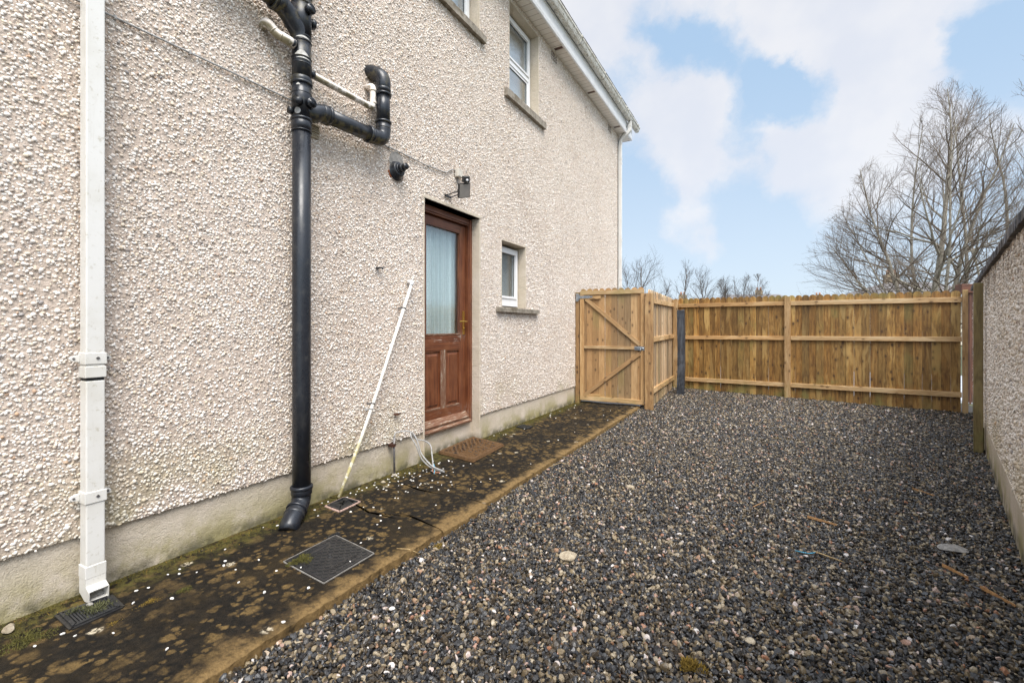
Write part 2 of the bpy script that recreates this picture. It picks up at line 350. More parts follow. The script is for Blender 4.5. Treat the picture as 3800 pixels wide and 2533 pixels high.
M = dict(
 pebble=mat('pebbledash_chips', f_pebble), mortar=mat('dash_mortar', f_mortar), chipfar=mat('dash_surface', f_chipfar), render=mat('smooth_render', f_render),
 upvc=mat('weathered_white_plastic', f_upvc), clean=mat('white_window_plastic', f_upvcclean), soffit=mat('soffit_boards', f_soffit), gutter=mat('dirty_gutter', f_gutter),
 black=mat('black_pipe_plastic', f_black), blackalg=mat('black_pipe_algae', f_blackalg), waste=mat('cream_waste_plastic', f_waste), pole=mat('pole_plastic', f_pole),
 fence=mat('orange_fence_timber', wood((.32, .17, .042), (.13, .060, .013), (.44, .28, .10), algae=.75)),
 gate=mat('pale_gate_timber', wood((.37, .225, .105), (.27, .155, .066), (.43, .28, .145), algae=.35, knots=.8, pc=.5)),
 rail=mat('pale_rail_timber', wood((.47, .30, .145), (.31, .175, .07), (.56, .40, .23), algae=.5, knots=.8)),
 post=mat('post_timber', wood((.36, .21, .09), (.20, .105, .04), (.45, .30, .15), algae=.7)),
 greenpost=mat('green_post_timber', wood((.20, .15, .065), (.10, .075, .03), (.27, .22, .10), algae=1.0, knots=.4)),
 sidef=mat('silvered_side_boards', wood((.46, .33, .21), (.36, .235, .13), (.58, .46, .33), algae=.3, knots=.5, pc=.6)),
 char=mat('black_tarred_timber', wood((.028, .030, .036), (.010, .010, .012), (.07, .072, .08), knots=.2, rough=.5)),
 cop=mat('grey_weathered_coping', wood((.13, .12, .125), (.055, .05, .052), (.24, .23, .24), gs=1.3, rough=.85, knots=.3)),
 redwood=mat('dark_red_timber', wood((.10, .035, .018), (.05, .018, .010), (.16, .06, .03))),
 door=mat('varnished_door', f_door), flake=mat('flaking_timber', f_flake), sill=mat('lichened_sill', f_stone), path=mat('lichened_concrete', f_path),
 gravel=mat('gravel_stones', f_gravel), bed=mat('gravel_bed', f_flat((.012, .011, .009), (.035, .028, .02), 90)),
 iron=mat('black_grate', f_flat((.010, .011, .012), (.028, .028, .03), 60, .45)), cover=mat('cover_metal', f_flat((.014, .014, .015), (.030, .029, .028), 35, .30)),
 pink=mat('pink_clay_rim', f_flat((.50, .33, .27), (.35, .24, .19), 50)), pale=mat('pale_mortar_rim', f_flat((.48, .43, .36), (.22, .19, .14), 60)),
 steel=mat('galvanised_steel', f_flat((.42, .45, .48), (.26, .28, .30), 40, .38, .2, .002, .85)), brass=mat('brass', f_flat((.62, .40, .10), (.48, .29, .07), 30, .28, .05, .002, .9)),
 pipe_steel=mat('dull_metal_tube', f_flat((.20, .19, .19), (.10, .09, .085), 60, .4, .2, .002, .6)),
 greyc=mat('grey_cable', f_flat((.42, .41, .40), (.25, .24, .22), 40, .5)), blackc=mat('black_cable', f_flat((.012, .012, .014), (.02, .02, .02), 30, .45)),
 box=mat('beige_box_plastic', f_flat((.62, .57, .49), (.46, .41, .34), 30, .5)), led=mat('grey_lamp_glass', f_flat((.32, .29, .26), (.26, .24, .21), 8, .25, .1)),
 lens=mat('white_sensor_lens', f_flat((.75, .75, .75), (.65, .65, .65), 8, .3, 0)), mat=mat('brown_coir', f_flat((.16, .082, .028), (.07, .034, .012), 160, .95, 1.0, .01)),
 rubber=mat('black_rubber', f_flat((.02, .02, .021), (.04, .04, .04), 60, .5)), moss=mat('moss_green', f_flat((.11, .095, .016), (.045, .045, .010), 60, .95)),
 mossy=mat('moss_ochre', f_flat((.24, .155, .02), (.12, .075, .012), 60, .95)), weed=mat('grey_green_weed', f_flat((.13, .13, .055), (.06, .062, .022), 60, .9)),
 white=mat('white_stone', f_flat((.80, .77, .72), (.66, .62, .56), 90, .6)), buff=mat('buff_stone', f_flat((.46, .39, .28), (.24, .19, .13), 40, .8, .8, .01)),
 slate=mat('grey_slate_stone', f_flat((.30, .28, .25), (.14, .13, .12), 30, .7, .6)), straw=mat('straw', f_flat((.50, .36, .17), (.34, .22, .09), 60, .7)),
 splint=mat('split_wood', f_flat((.48, .27, .11), (.30, .15, .06), 70, .7)), blue=mat('blue_wire', f_flat((.10, .42, .62), (.08, .35, .5), 60, .4)), copper=mat('pink_wire', f_flat((.6, .28, .18), (.5, .22, .14), 60, .4)),
 brick=mat('dark_air_brick', f_flat((.13, .07, .05), (.06, .035, .028), 60, .8)), lou=mat('beige_louvre', f_flat((.50, .44, .33), (.36, .30, .21), 20, .5)),
 bark=mat('pale_bark', f_flat((.38, .34, .27), (.17, .145, .11), 14, .85, .6, .02)), twig=mat('dark_twig', f_flat((.17, .13, .095), (.085, .063, .045), 5, .85)),
 twigfar=mat('far_twig', f_flat((.10, .082, .07), (.06, .05, .045), 5, .85)), barkfar=mat('far_bark', f_flat((.14, .12, .10), (.08, .07, .06), 8, .85)),
 tile=mat('grey_roof_tiles', f_tile), wallf=mat('far_cream_wall', f_flat((.52, .47, .38), (.44, .39, .31), 3)), chim=mat('buff_chimney', f_flat((.30, .22, .13), (.2, .15, .09), 8)),
 pot=mat('clay_chimney_pot', f_flat((.34, .16, .09), (.25, .12, .07), 8)), land=mat('far_ground', f_flat((.075, .085, .035), (.05, .055, .028), .6)),
 pave=mat('pale_paving', f_flat((.42, .44, .47), (.30, .31, .33), 8)), curtain=mat('lace_curtain', f_curtain), frost=mat('frosted_blind', f_frost), dark=mat('dark_cavity', f_flat((.004, .004, .004), (.008, .008, .008))),
 seal=mat('white_smear', f_flat((.60, .58, .54), (.35, .33, .29), 60)), orange=mat('orange_sealant', f_flat((.42, .12, .03), (.25, .07, .02), 60)),
 glass=glass_mat('door_glass', .06, .12, 1.0), fglass=glass_mat('obscured_glass', .10, .5, 1.8), sglass=glass_mat('small_pane_glass', .07, .3, .7),
)
greyglass = mat('grey_blind', f_flat((.30, .285, .27), (.24, .225, .215), 3, .7))

# ------------------------------------------------------------------ mesh helpers
class MB:
    def __init__(s): s.v = []; s.f = []; s.gc = []; s.t = []; s.m = []; s.sm = []
    def add(s, vs, fs, gc=None, tint=None, mi=0, smooth=False):
        o = len(s.v); s.v += [tuple(v) for v in vs]
        off = Vector((random.uniform(0, 40), random.uniform(0, 40), random.uniform(0, 40)))
        if gc is None: gc = vs
        s.gc += [tuple(Vector(g) + off) for g in gc]
        tint = tint or (random.random(), random.random(), random.random())
        s.t += [tint] * len(vs)
        for f in fs: s.f.append(tuple(i + o for i in f)); s.m.append(mi); s.sm.append(smooth)
        return s
    def box(s, lo, hi, tint=None, mi=0):       # axis aligned
        lo = Vector(lo); hi = Vector(hi); c = (lo + hi) / 2; h = (hi - lo) / 2
        return s.obox(c, (1, 0, 0), (0, 1, 0), (0, 0, 1), h, tint, mi)
    def obox(s, c, ax, ay, az, h, tint=None, mi=0):
        c = Vector(c); A = [Vector(ax).normalized(), Vector(ay).normalized(), Vector(az).normalized()]
        vs = []; lc = []
        for i in (-1, 1):
            for j in (-1, 1):
                for k in (-1, 1):
                    vs.append(c + A[0] * h[0] * i + A[1] * h[1] * j + A[2] * h[2] * k); lc.append((h[0] * i, h[1] * j, h[2] * k))
        big = max(range(3), key=lambda q: h[q])
        ordr = [q for q in range(3) if q != big] + [big]
        lc = [(l[ordr[0]], l[ordr[1]], l[ordr[2]]) for l in lc]
        fs = [(0, 1, 3, 2), (4, 6, 7, 5), (0, 4, 5, 1), (2, 3, 7, 6), (0, 2, 6, 4), (1, 5, 7, 3)]
        return s.add(vs, fs, lc, tint, mi)
    def beam(s, a, b, wdt, thk, up=(0, 0, 1), tint=None, mi=0):   # from a to b; wdt across 'up', thk along side
        a = Vector(a); b = Vector(b); d = (b - a); L = d.length; d.normalize()
        side = d.cross(Vector(up)).normalized(); u = side.cross(d).normalized()
        return s.obox((a + b) / 2, side, u, d, (thk / 2, wdt / 2, L / 2), tint, mi)
    def prism(s, poly, org, ax, ay, az, thk, tint=None, mi=0):   # polygon (u,v) in ax,ay extruded along az
        org = Vector(org); ax = Vector(ax); ay = Vector(ay); az = Vector(az); n = len(poly)
        vs = [org + ax * u + ay * v for u, v in poly] + [org + ax * u + ay * v + az * thk for u, v in poly]
        lc = [(u, 0, v) for u, v in poly] + [(u, thk, v) for u, v in poly]
        if abs(thk) > .5: lc = [(l[0], l[2], l[1]) for l in lc]
        fs = [tuple(range(n))[::-1], tuple(range(n, 2 * n))] + [(i, (i + 1) % n, n + (i + 1) % n, n + i) for i in range(n)]
        return s.add(vs, fs, lc, tint, mi)
    def tube(s, pts, rad, n=16, caps=True, mi=0, smooth=True, hollow=False, sq=None, tint=None):
        pts = [Vector(p) for p in pts]; 
        if not hasattr(rad, '__len__'): rad = [rad] * len(pts)
        T = []
        for i in range(len(pts)):
            d = pts[min(i + 1, len(pts) - 1)] - pts[max(i - 1, 0)]
            T.append(d.normalized() if d.length > 1e-9 else (T[-1] if T else Vector((0, 0, 1))))
        ref = Vector((0, 0, 1)) if abs(T[0].z) < .9 else Vector((0, 1, 0))
        u = (ref - T[0] * ref.dot(T[0])).normalized(); vs = []; gc = []; L = 0
        for i, p in enumerate(pts):
            if i: L += (p - pts[i - 1]).length
            u = (u - T[i] * u.dot(T[i])).normalized(); v = T[i].cross(u)
            for k in range(n):
                if sq:
                    cx, cy = [(1, 1), (-1, 1), (-1, -1), (1, -1)][k]; o = u * cx * sq[0] + v * cy * sq[1]
                else:
                    a = 2 * math.pi * k / n; o = (u * math.cos(a) + v * math.sin(a)) * rad[i]
                vs.append(p + o); gc.append((o.x, o.y, L))
        fs = []
        for i in range(len(pts) - 1):
            for k in range(n):
                a = i * n + k; b = i * n + (k + 1) % n; fs.append((a, b, b + n, a + n))
        s.add(vs, fs, gc, tint, mi, smooth and not sq)
        if caps:
            o = len(s.v); m_ = len(pts)
            base = o - m_ * n
            s.f.append(tuple(base + k for k in range(n))[::-1]); s.m.append(mi); s.sm.append(False)
            if not hollow: s.f.append(tuple(base + (m_ - 1) * n + k for k in range(n))); s.m.append(mi); s.sm.append(False)
        return s
    def ring(s, p, d, r, h, n=24, mi=0, lip=None):        # collar with rounded edges
        p = Vector(p); d = Vector(d).normalized(); e = min(h * .25, .006)
        return s.tube([p - d * h / 2, p - d * (h / 2 - e), p + d * (h / 2 - e), p + d * h / 2], [r - e, r, r, r - e], n, mi=mi)
    def build(s, name, mats, parent=None, bevel=0.0):
        me = bpy.data.meshes.new(name); me.from_pydata(s.v, [], s.f)
        if not isinstance(mats, (list, tuple)): mats = [mats]
        for m_ in mats: me.materials.append(M[m_] if isinstance(m_, str) else m_)
        me.polygons.foreach_set('material_index', s.m); me.polygons.foreach_set('use_smooth', s.sm)
        a = me.attributes.new('gc', 'FLOAT_VECTOR', 'POINT'); a.data.foreach_set('vector', np.array(s.gc, dtype=np.float32).ravel())
        t = me.attributes.new('tint', 'FLOAT_COLOR', 'POINT'); t.data.foreach_set('color', np.array([(*x, 1) for x in s.t], dtype=np.float32).ravel())
        me.update()
        o = bpy.data.objects.new(name, me); COL.objects.link(o)
        if parent: o.parent = parent; o.matrix_parent_inverse = Matrix.Translation(-parent_loc(parent))
        if bevel:
            b = o.modifiers.new('bevel', 'BEVEL'); b.width = bevel; b.segments = 2; b.limit_method = 'ANGLE'
        return o
def parent_loc(p):
    m = Vector(p.location)
    if p.parent: m += p.matrix_parent_inverse.translation + parent_loc(p.parent)
    return m
def tag(o, label=None, cat=None, group=None, kind=None):
    if label: o['label'] = label
    if cat: o['category'] = cat
    if group: o['group'] = group
    if kind: o['kind'] = kind
    return o
def empty(name, loc, label, cat, group=None):
    o = bpy.data.objects.new(name, None); COL.objects.link(o); o.location = loc; o.empty_display_size = .1
    return tag(o, label, cat, group)
def fillet(pts, r, n=6):
    pts = [Vector(p) for p in pts]; out = [pts[0]]
    for i in range(1, len(pts) - 1):
        a, b, c = pts[i - 1], pts[i], pts[i + 1]
        d1 = (a - b); d2 = (c - b); rr = min(r, d1.length * .49, d2.length * .49)
        p0 = b + d1.normalized() * rr; p2 = b + d2.normalized() * rr
        for k in range(n + 1):
            t = k / n; out.append(p0 * (1 - t) ** 2 + b * 2 * t * (1 - t) + p2 * t * t)
    out.append(pts[-1]); return out
def npmesh(name, V, F, mats, tint=None, smooth=False, parent=None, mi=None):
    """V (n,3) F (m,k) constant k"""
    me = bpy.data.meshes.new(name); n = len(V); m_, k = F.shape
    me.vertices.add(n); me.vertices.foreach_set('co', V.astype(np.float32).ravel())
    me.loops.add(m_ * k); me.loops.foreach_set('vertex_index', F.astype(np.int32).ravel())
    me.polygons.add(m_); me.polygons.foreach_set('loop_start', np.arange(0, m_ * k, k, dtype=np.int32))
    me.polygons.foreach_set('use_smooth', np.full(m_, smooth))
    for q_ in (mats if isinstance(mats, (list, tuple)) else [mats]): me.materials.append(M[q_] if isinstance(q_, str) else q_)
    if mi is not None: me.polygons.foreach_set('material_index', mi.astype(np.int32))
    if tint is not None:
        a = me.attributes.new('tint', 'FLOAT_COLOR', 'POINT')
        a.data.foreach_set('color', np.concatenate([tint, np.ones((n, 1))], 1).astype(np.float32).ravel())
    me.update(calc_edges=True)
    o = bpy.data.objects.new(name, me); COL.objects.link(o)
    if parent: o.parent = parent; o.matrix_parent_inverse = Matrix.Translation(-parent_loc(parent))
    return o
rng = np.random.default_rng(11)

# ================================================================== SETTING
WX = -2.7
gb = MB(); gb.box((-400, -300, -1.2), (500, 700, -.06)); g0 = gb.build('ground', 'land'); tag(g0, kind='structure')
gb = MB(); gb.box((-2.72, -3, -.30), (2.9, 10.2, -.056)); gb.build('gravel_bed', 'bed'); tag(bpy.data.objects['gravel_bed'], kind='structure')
# paving outside the gate
gb = MB(); gb.box((-12, 7.12, -.05), (-1.72, 9.6 + 12, -.012)); gb.box((-1.72, 10.3, -.052), (9, 16, -.03)); tag(gb.build('pavement', 'pave'), kind='structure')
# path: two slabs with an irregular edge and a crack between them
def slab(y0, y1, name, tilt=0, x1=-1.69, z1=0):
    ny = max(2, int((y1 - y0) / .03)); mb = MB(); vs = []; fs = []
    rnd = random.Random(int(y0 * 100) + 5)
    jag = [rnd.uniform(-.007, .007) for _ in range(ny + 1)]
    cols = [0, .25, .5, .75, .97, 1.0]
    for i in range(ny + 1):
        y = y0 + (y1 - y0) * i / ny; xe = x1 + jag[i] + .006 * math.sin(y * 3.1)
        for c in cols:
            x = -2.86 + (xe + 2.86) * c
            crk = 0
            if i == 0: crk = .03 * math.sin(x * 9) + .014 * math.sin(x * 31)
            if i == ny: crk = .03 * math.sin(x * 9) + .014 * math.sin(x * 31) - .012
            vs.append((x, y + crk, z1 - (.007 if c == 1.0 else 0)))
        vs.append((xe + .004, y + (crk if i in (0, ny) else 0), -.11))
    nc = len(cols) + 1
    for i in range(ny):
        for k in range(nc - 1):
            a = i * nc + k; fs.append((a, a + 1, a + nc + 1, a + nc))
    mb.add(vs, fs)
    # end faces
    for i, fl in ((0, 1), (ny, 0)):
        base = i * nc; o = len(mb.v)
        top = [vs[base + k] for k in range(len(cols))]
        bot = [(t[0], t[1], -.11) for t in top]
        mb.add(top + bot, [(k, k + 1, len(top) + k + 1, len(top) + k) for k in range(len(top) - 1)])
    return mb.build(name, 'path')
tag(slab(-2.5, 2.19, 'path'), kind='structure')
tag(slab(2.19, 2.66, 'path', x1=-1.665, z1=.003), kind='structure')
tag(slab(2.66, 7.15, 'path', x1=-1.70, z1=-.004), kind='structure')

# ================================================================== HOUSE
house = empty('house', (WX, 3.6, 0), 'cream pebbledashed two-storey house side with brown half-glazed door, filling the left', 'house')
Y0, Y1 = -3.0, 9.62; ZB, ZT = .268, 5.235
OPEN = dict(door=(3.208, 4.112, -1, 2.383), w1=(2.95, 4.10, 4.36, 5.15), w2=(4.765, 5.56, 4.04, 5.15), w3=(4.585, 5.185, 1.445, 2.232))
def inside(y, z, m=0.0):
    for (a, b, c, d) in OPEN.values():
        if a - m < y < b + m and c - m < z < d + m: return True
    return False
ys = sorted({Y0, Y1, *[v for o in OPEN.values() for v in o[:2]]}); zs = sorted({ZB, ZT, *[v for o in OPEN.values() for v in o[2:] if v > 0]})
mb = MB()
for i in range(len(ys) - 1):
    for j in range(len(zs) - 1):
        cy, cz = (ys[i] + ys[i + 1]) / 2, (zs[j] + zs[j + 1]) / 2
        if inside(cy, cz): continue
        mb.add([(WX, ys[i], zs[j]), (WX, ys[i + 1], zs[j]), (WX, ys[i + 1], zs[j + 1]), (WX, ys[i], zs[j + 1])], [(0, 1, 2, 3)])
for (a, b) in ((Y0, 3.208), (4.112, Y1)):          # drip edge of the dash above the plinth
    mb.add([(WX, a, ZB), (WX, b, ZB), (WX - .025, b, ZB - .006), (WX - .025, a, ZB - .006)], [(0, 3, 2, 1)])
mb.add([(WX, Y1, ZB), (WX - 8, Y1, ZB), (WX - 8, Y1, ZT), (WX, Y1, ZT)], [(0, 1, 2, 3)])
base_v, base_f = mb, None
# pebbles: domes on the wall, part of the wall mesh
def dome_cloud(P, ex, ey, ez, nseg, size, rnd, flat=.55):
    """P (n,3) centres; ex,ey in-plane axes, ez outwards; returns V,F(quads/tris as quads),tint"""
    n = len(P); ang = rnd.uniform(0, 2 * np.pi, n); s1 = size * np.clip(rnd.lognormal(-.08, .28, n), .5, 1.6); s2 = s1 * rnd.uniform(.55, .95, n); hh = s2 * rnd.uniform(.30, .7, n) * flat * 1.0
    tl = rnd.uniform(-.28, .28, (n, 2))
    rings = [(1.0, -.30), (.84, .66)]
    V = np.empty((n, nseg * 2 + 1, 3))
    for r_i, (rr, zz) in enumerate(rings):
        for k in range(nseg):
            a = 2 * np.pi * k / nseg
            jit = rnd.uniform(.82, 1.14, n)
            lx = np.cos(a) * s1 * rr * jit * .5; ly = np.sin(a) * s2 * rr * jit * .5
            x = lx * np.cos(ang) - ly * np.sin(ang); y = lx * np.sin(ang) + ly * np.cos(ang)
            z = hh * zz + (x * tl[:, 0] + y * tl[:, 1]) * (r_i * .8)
            V[:, r_i * nseg + k] = P + x[:, None] * ex + y[:, None] * ey + z[:, None] * ez
    V[:, 2 * nseg] = P + (hh * .92)[:, None] * ez
    F = []
    for k in range(nseg):
        k2 = (k + 1) % nseg
        F.append((k, k2, nseg + k2)); F.append((k, nseg + k2, nseg + k)); F.append((nseg + k, nseg + k2, 2 * nseg))
    F = np.array(F)
    FF = (F[None] + (np.arange(n) * (2 * nseg + 1))[:, None, None]).reshape(-1, 3)
    t = np.repeat(rnd.uniform(0, 1, (n, 3)), 2 * nseg + 1, axis=0)
    return V.reshape(-1, 3), FF, t
def jitter(u0, u1, v0, v1, pitch, rnd):
    U, Vv = np.meshgrid(np.arange(u0, u1, pitch), np.arange(v0, v1, pitch)); U = U.ravel(); Vv = Vv.ravel()
    return U + rnd.uniform(-.5, .5, len(U)) * pitch, Vv + rnd.uniform(-.5, .5, len(U)) * pitch
Vl, Fl, Tl = [], [], []; off = 0
def blobnoise(u, v, s):       # cheap smooth noise for density variation
    return (np.sin(u * s + 1.3 * np.sin(v * s * .7)) + np.sin(v * s * 1.3 + 1.7 * np.sin(u * s * .6 + 2)) + np.sin((u + v) * s * .8 + 4)) / 3
for (a, b, pitch, seg, size) in ((.2, 2.2, .0122, 6, .0146), (2.2, 4.6, .0124, 5, .0150), (4.6, 9.61, .0148, 4, .0178)):
    yy, zz = jitter(a, b, ZB, 5.22, pitch, rng)
    vis = zz < (CAMH + yy * .86 + .9) if a < 1 else np.ones(len(yy), bool)
    keep = vis & (rng.uniform(0, 1, len(yy)) < .90 - .42 * np.clip(blobnoise(yy, zz, 5.5) + .15 * blobnoise(yy, zz, 19.), 0, 1))
    for (o0, o1, o2, o3) in OPEN.values():
        mr_ = .022 if o2 < 0 else .018
        keep &= ~((yy > o0 - mr_) & (yy < o1 + mr_) & (zz > o2 - mr_) & (zz < o3 + mr_))
    yy = yy[keep]; zz = zz[keep]; n = len(yy)
    P = np.stack([np.full(n, WX) + rng.uniform(-.003, .004, n), yy, zz], 1)
    v, f, t = dome_cloud(P, np.array([0, 1., 0]), np.array([0, 0, 1.]), np.array([1., 0, 0]), seg, size, rng)
    Vl.append(v); Fl.append(f + off); Tl.append(t); off += len(v)
# edge chips at the gable corner
bv = np.array(mb.v); bf = []
for f in mb.f: bf += [(f[0], f[1], f[2]), (f[0], f[2], f[3])]
bf = np.array(bf) + off
V = np.concatenate(Vl + [bv]); F = np.concatenate(Fl + [bf]); T = np.concatenate(Tl + [np.full((len(bv), 3), .5)])
mi = np.zeros(len(F), int); mi[-len(bf):] = 1
npmesh('pebbledash_wall', V, F, ['pebble', 'mortar'], T, True, house, mi)
# core, plinth, reveals
mb = MB(); mb.box((WX - 8, Y0, -.2), (WX - .30, Y1 - .02, 5.2)); mb.build('wall_core', 'render', house)
mb = MB()
for (a, b) in ((Y0, 3.208), (4.112, Y1 - .01)): mb.box((WX - .30, a, -.2), (WX - .016, b, ZB - .002))
mb.box((WX - .30, 3.2085, -.2), (WX - .10, 4.1115, .205)); mb.build('plinth', 'render', house)
mb = MB()
def reveal(y0, y1, z0, z1, d=.16, band=.016, bot=False, zlo=None):
    zz = zlo if zlo is not None else z0
    x0, x1 = WX - d, WX + .004
    mb.box((x0, y0 - band, zz), (x1, y0, z1 + band)); mb.box((x0, y1, zz), (x1, y1 + band, z1 + band)); mb.box((x0, y0 + .0005, z1), (x1 - .001, y1 - .0005, z1 + band))
reveal(3.2085, 4.1115, 0, 2.383, .2, .02, zlo=-.1)
mb.box((WX - .2, 3.18, 2.383), (WX + .007, 4.14, 2.415)); mb.build('reveal', 'render', house, bevel=.004)
for k in ('w1', 'w2', 'w3'):
    mb = MB(); a, b, c, d = OPEN[k]; reveal(a, b, c - .03, d, .2); mb.build('reveal', 'render', house, bevel=.004)
# inner backing of wall thickness
mb = MB()
for i in range(len(ys) - 1):
    for j in range(len(zs) - 1):
        cy, cz = (ys[i] + ys[i + 1]) / 2, (zs[j] + zs[j + 1]) / 2
        if inside(cy, cz): continue
        mb.box((WX - .295, ys[i] + (.018 if ys[i] > Y0 else 0), zs[j] + .018), (WX - .01, ys[i + 1] - .018, zs[j + 1] - .002))
mb.build('wall_leaf', 'render', house)

# ---- windows
def window(y0, y1, z0, z1, x, fw, pane, back, transom=None, sash=.0, lowrail=.0):
    mb = MB(); d = .06
    mb.box((x - d, y0, z0), (x, y0 + fw, z1)); mb.box((x - d, y1 - fw, z0), (x, y1, z1))
    mb.box((x - d, y0 + fw, z1 - fw), (x - .001, y1 - fw, z1)); mb.box((x - d, y0 + fw, z0), (x - .001, y1 - fw, z0 + fw + lowrail))
    zb = z0 + fw + lowrail
    if transom: mb.box((x - d, y0 + fw, transom - .03), (x - .002, y1 - fw, transom + .03))
    o = mb.build('window', 'clean', house, bevel=.004)
    cells = [(zb, z1 - fw)] if not transom else [(zb, transom - .03), (transom + .03, z1 - fw)]
    for i, (a, b) in enumerate(cells):
        s = MB(); sw = .028; ya, yb = y0 + fw, y1 - fw
        xo = .012 if (transom is None or i == 1) else -.012
        s.box((x - .04, ya, a), (x + xo, ya + sw, b)); s.box((x - .04, yb - sw, a), (x + xo, yb, b)); s.box((x - .04, ya + sw, a), (x + xo - .001, yb - sw, a + sw)); s.box((x - .04, ya + sw, b - sw), (x + xo - .001, yb - sw, b))
        s.build('sash', 'clean', o, bevel=.003)
        p = MB(); p.box((x - .032, ya + sw, a + sw), (x - .024, yb - sw, b - sw)); p.build('pane', pane, o)
        gk = MB()
        for (aa, bb, cc, dd) in ((ya + sw, ya + sw + .005, a + sw, b - sw), (yb - sw - .005, yb - sw, a + sw, b - sw), (ya + sw + .005, yb - sw - .005, a + sw, a + sw + .005), (ya + sw + .005, yb - sw - .005, b - sw - .005, b - sw)):
            gk.box((x - .0235, aa, cc), (x - .016, bb, dd))
        gk.build('gasket', 'rubber', o)
    c = MB(); c.box((x - .115, y0 + .02, z0 + .02), (x - .105, y1 - .02, z1 - .02)); c.build('blind', back, o)
    return o
def sill(y0, y1, zt, zb, proj, name='sill'):
    mb = MB(); n = 40; rnd = random.Random(int(y0 * 77))
    # slightly sloping top with a ragged, weathered surface
    vs = []; fs = []
    for i in range(n + 1):
        y = y0 + (y1 - y0) * i / n
        j = lambda s=.0025: rnd.uniform(-s, s)
        vs += [(WX - .19, y, zt + .012), (WX + proj - .006 + j(), y, zt - .004 + j()), (WX + proj + j(), y, zt - .012 + j()), (WX + proj + j(), y, zb + j()), (WX + .012, y, zb + j(.001)), (WX - .19, y, zb)]
    for i in range(n):
        for k in range(6):
            a = i * 6 + k; b = i * 6 + (k + 1) % 6; fs.append((a, b, b + 6, a + 6))
    fs += [tuple(range(6))[::-1], tuple(n * 6 + k for k in range(6))]
    mb.add(vs, fs); return mb.build(name, 'sill', house)
window(2.965, 4.085, 4.385, 5.135, WX - .11, .05, 'fglass', 'frost')
window(4.78, 5.545, 4.05, 5.135, WX - .115, .05, 'fglass', 'frost', transom=4.56)
window(4.60, 5.17, 1.475, 2.20, WX - .105, .045, 'sglass', greyglass, lowrail=.05)
sill(2.80, 4.18, 4.375, 4.29, .05); sill(4.64, 5.72, 4.042, 3.945, .05); sill(4.45, 5.50, 1.452, 1.392, .05)
# ---- door frame
mb = MB(); xf = WX - .094
mb.box((xf - .10, 3.2095, .19), (xf, 3.275, 2.372)); mb.box((xf - .10, 4.045, .19), (xf, 4.1105, 2.372)); mb.box((xf - .10, 3.275, 2.30), (xf - .001, 4.045, 2.372))
mb.box((xf - .03, 3.275, 2.315), (xf + .010, 4.045, 2.34)); mb.box((xf - .001, 4.052, .21), (xf + .012, 4.074, 2.365)); mb.box((xf - .001, 3.246, .21), (xf + .012, 3.266, 2.365))
mb.build('door_frame', 'door', house, bevel=.003)
# ---- door leaf
xd = WX - .135; dy0, dy1, dz0, dz1 = 3.279, 4.041, .285, 2.294
mb = MB(); T_ = .044
GY0, GY1, GZ0, GZ1 = 3.375, 3.945, 1.135, 2.215
mb.box((xd - T_, dy0, dz0), (xd, GY0, dz1)); mb.box((xd - T_, GY1, dz0), (xd, dy1, dz1))
mb.box((xd - T_, GY0, GZ1), (xd - .0006, GY1, dz1)); mb.box((xd - T_, GY0, .985), (xd - .0006, GY1, GZ0)); mb.box((xd - T_, GY0, dz0), (xd - .0006, GY1, .40))
door = mb.build('door', 'door', house, bevel=.003)
for (a, b) in ((GY0, 3.620), (3.700, GY1)):
    p = MB(); p.box((xd - .034, a, .40), (xd - .018, b, .985)); 
    i = .035; z0, z1 = .40 + i, .985 - i; a2, b2 = a + i, b - i; k = .018
    vs = [(xd - .018, a2, z0), (xd - .018, b2, z0), (xd - .018, b2, z1), (xd - .018, a2, z1), (xd - .006, a2 + k, z0 + k), (xd - .006, b2 - k, z0 + k), (xd - .006, b2 - k, z1 - k), (xd - .006, a2 + k, z1 - k)]
    p.add(vs, [(0, 1, 5, 4), (1, 2, 6, 5), (2, 3, 7, 6), (3, 0, 4, 7), (4, 5, 6, 7)], [(v[1], 0, v[2]) for v in vs])
    for (q0, q1, r0, r1) in ((a, a + .012, .40, .985), (b - .012, b, .40, .985), (a + .012, b - .012, .973, .985)):
        p.box((xd - .018, q0, r0), (xd - .004, q1, r1))
    p.build('door_panel', 'door', door)
    s = MB(); s.box((xd - .018, a + .012, .401), (xd + .002, b - .012, .416)); s.build('panel_bead', 'flake', door)
mb = MB(); mb.box((xd - T_, 3.620, .40), (xd - .001, 3.700, .985)); mb.build('centre_stile', 'flake', door)
mb = MB()
mb.box((xd - .03, GY0, GZ0), (xd + .004, GY1, GZ0 + .014)); mb.build('glazing_sill', 'flake', door)
mb = MB(); mb.box((xd - .03, GY0, GZ0 + .014), (xd + .003, GY0 + .012, GZ1)); mb.box((xd - .03, GY1 - .012, GZ0 + .014), (xd + .003, GY1, GZ1)); mb.box((xd - .03, GY0 + .012, GZ1 - .012), (xd + .003, GY1 - .012, GZ1)); mb.build('glazing_bead', 'door', door)
mb = MB(); mb.box((xd - .026, GY0 + .012, GZ0 + .014), (xd - .020, GY1 - .012, GZ1 - .012)); mb.build('glass', 'glass', door)
mb = MB(); n = 90; vs = []; fs = []
for i in range(n + 1):
    y = GY0 - .02 + (GY1 - GY0 + .04) * i / n; x = xd - .085 + .011 * math.sin(y * 62 + 1.5 * math.sin(y * 9)) + .004 * math.sin(y * 151)
    vs += [(x, y, GZ0 - .05), (x * 1.0, y, GZ1 + .04)]
for i in range(n): fs.append((2 * i, 2 * i + 2, 2 * i + 3, 2 * i + 1))
mb.add(vs, fs, smooth=True); mb.build('lace_curtain', 'curtain', door)
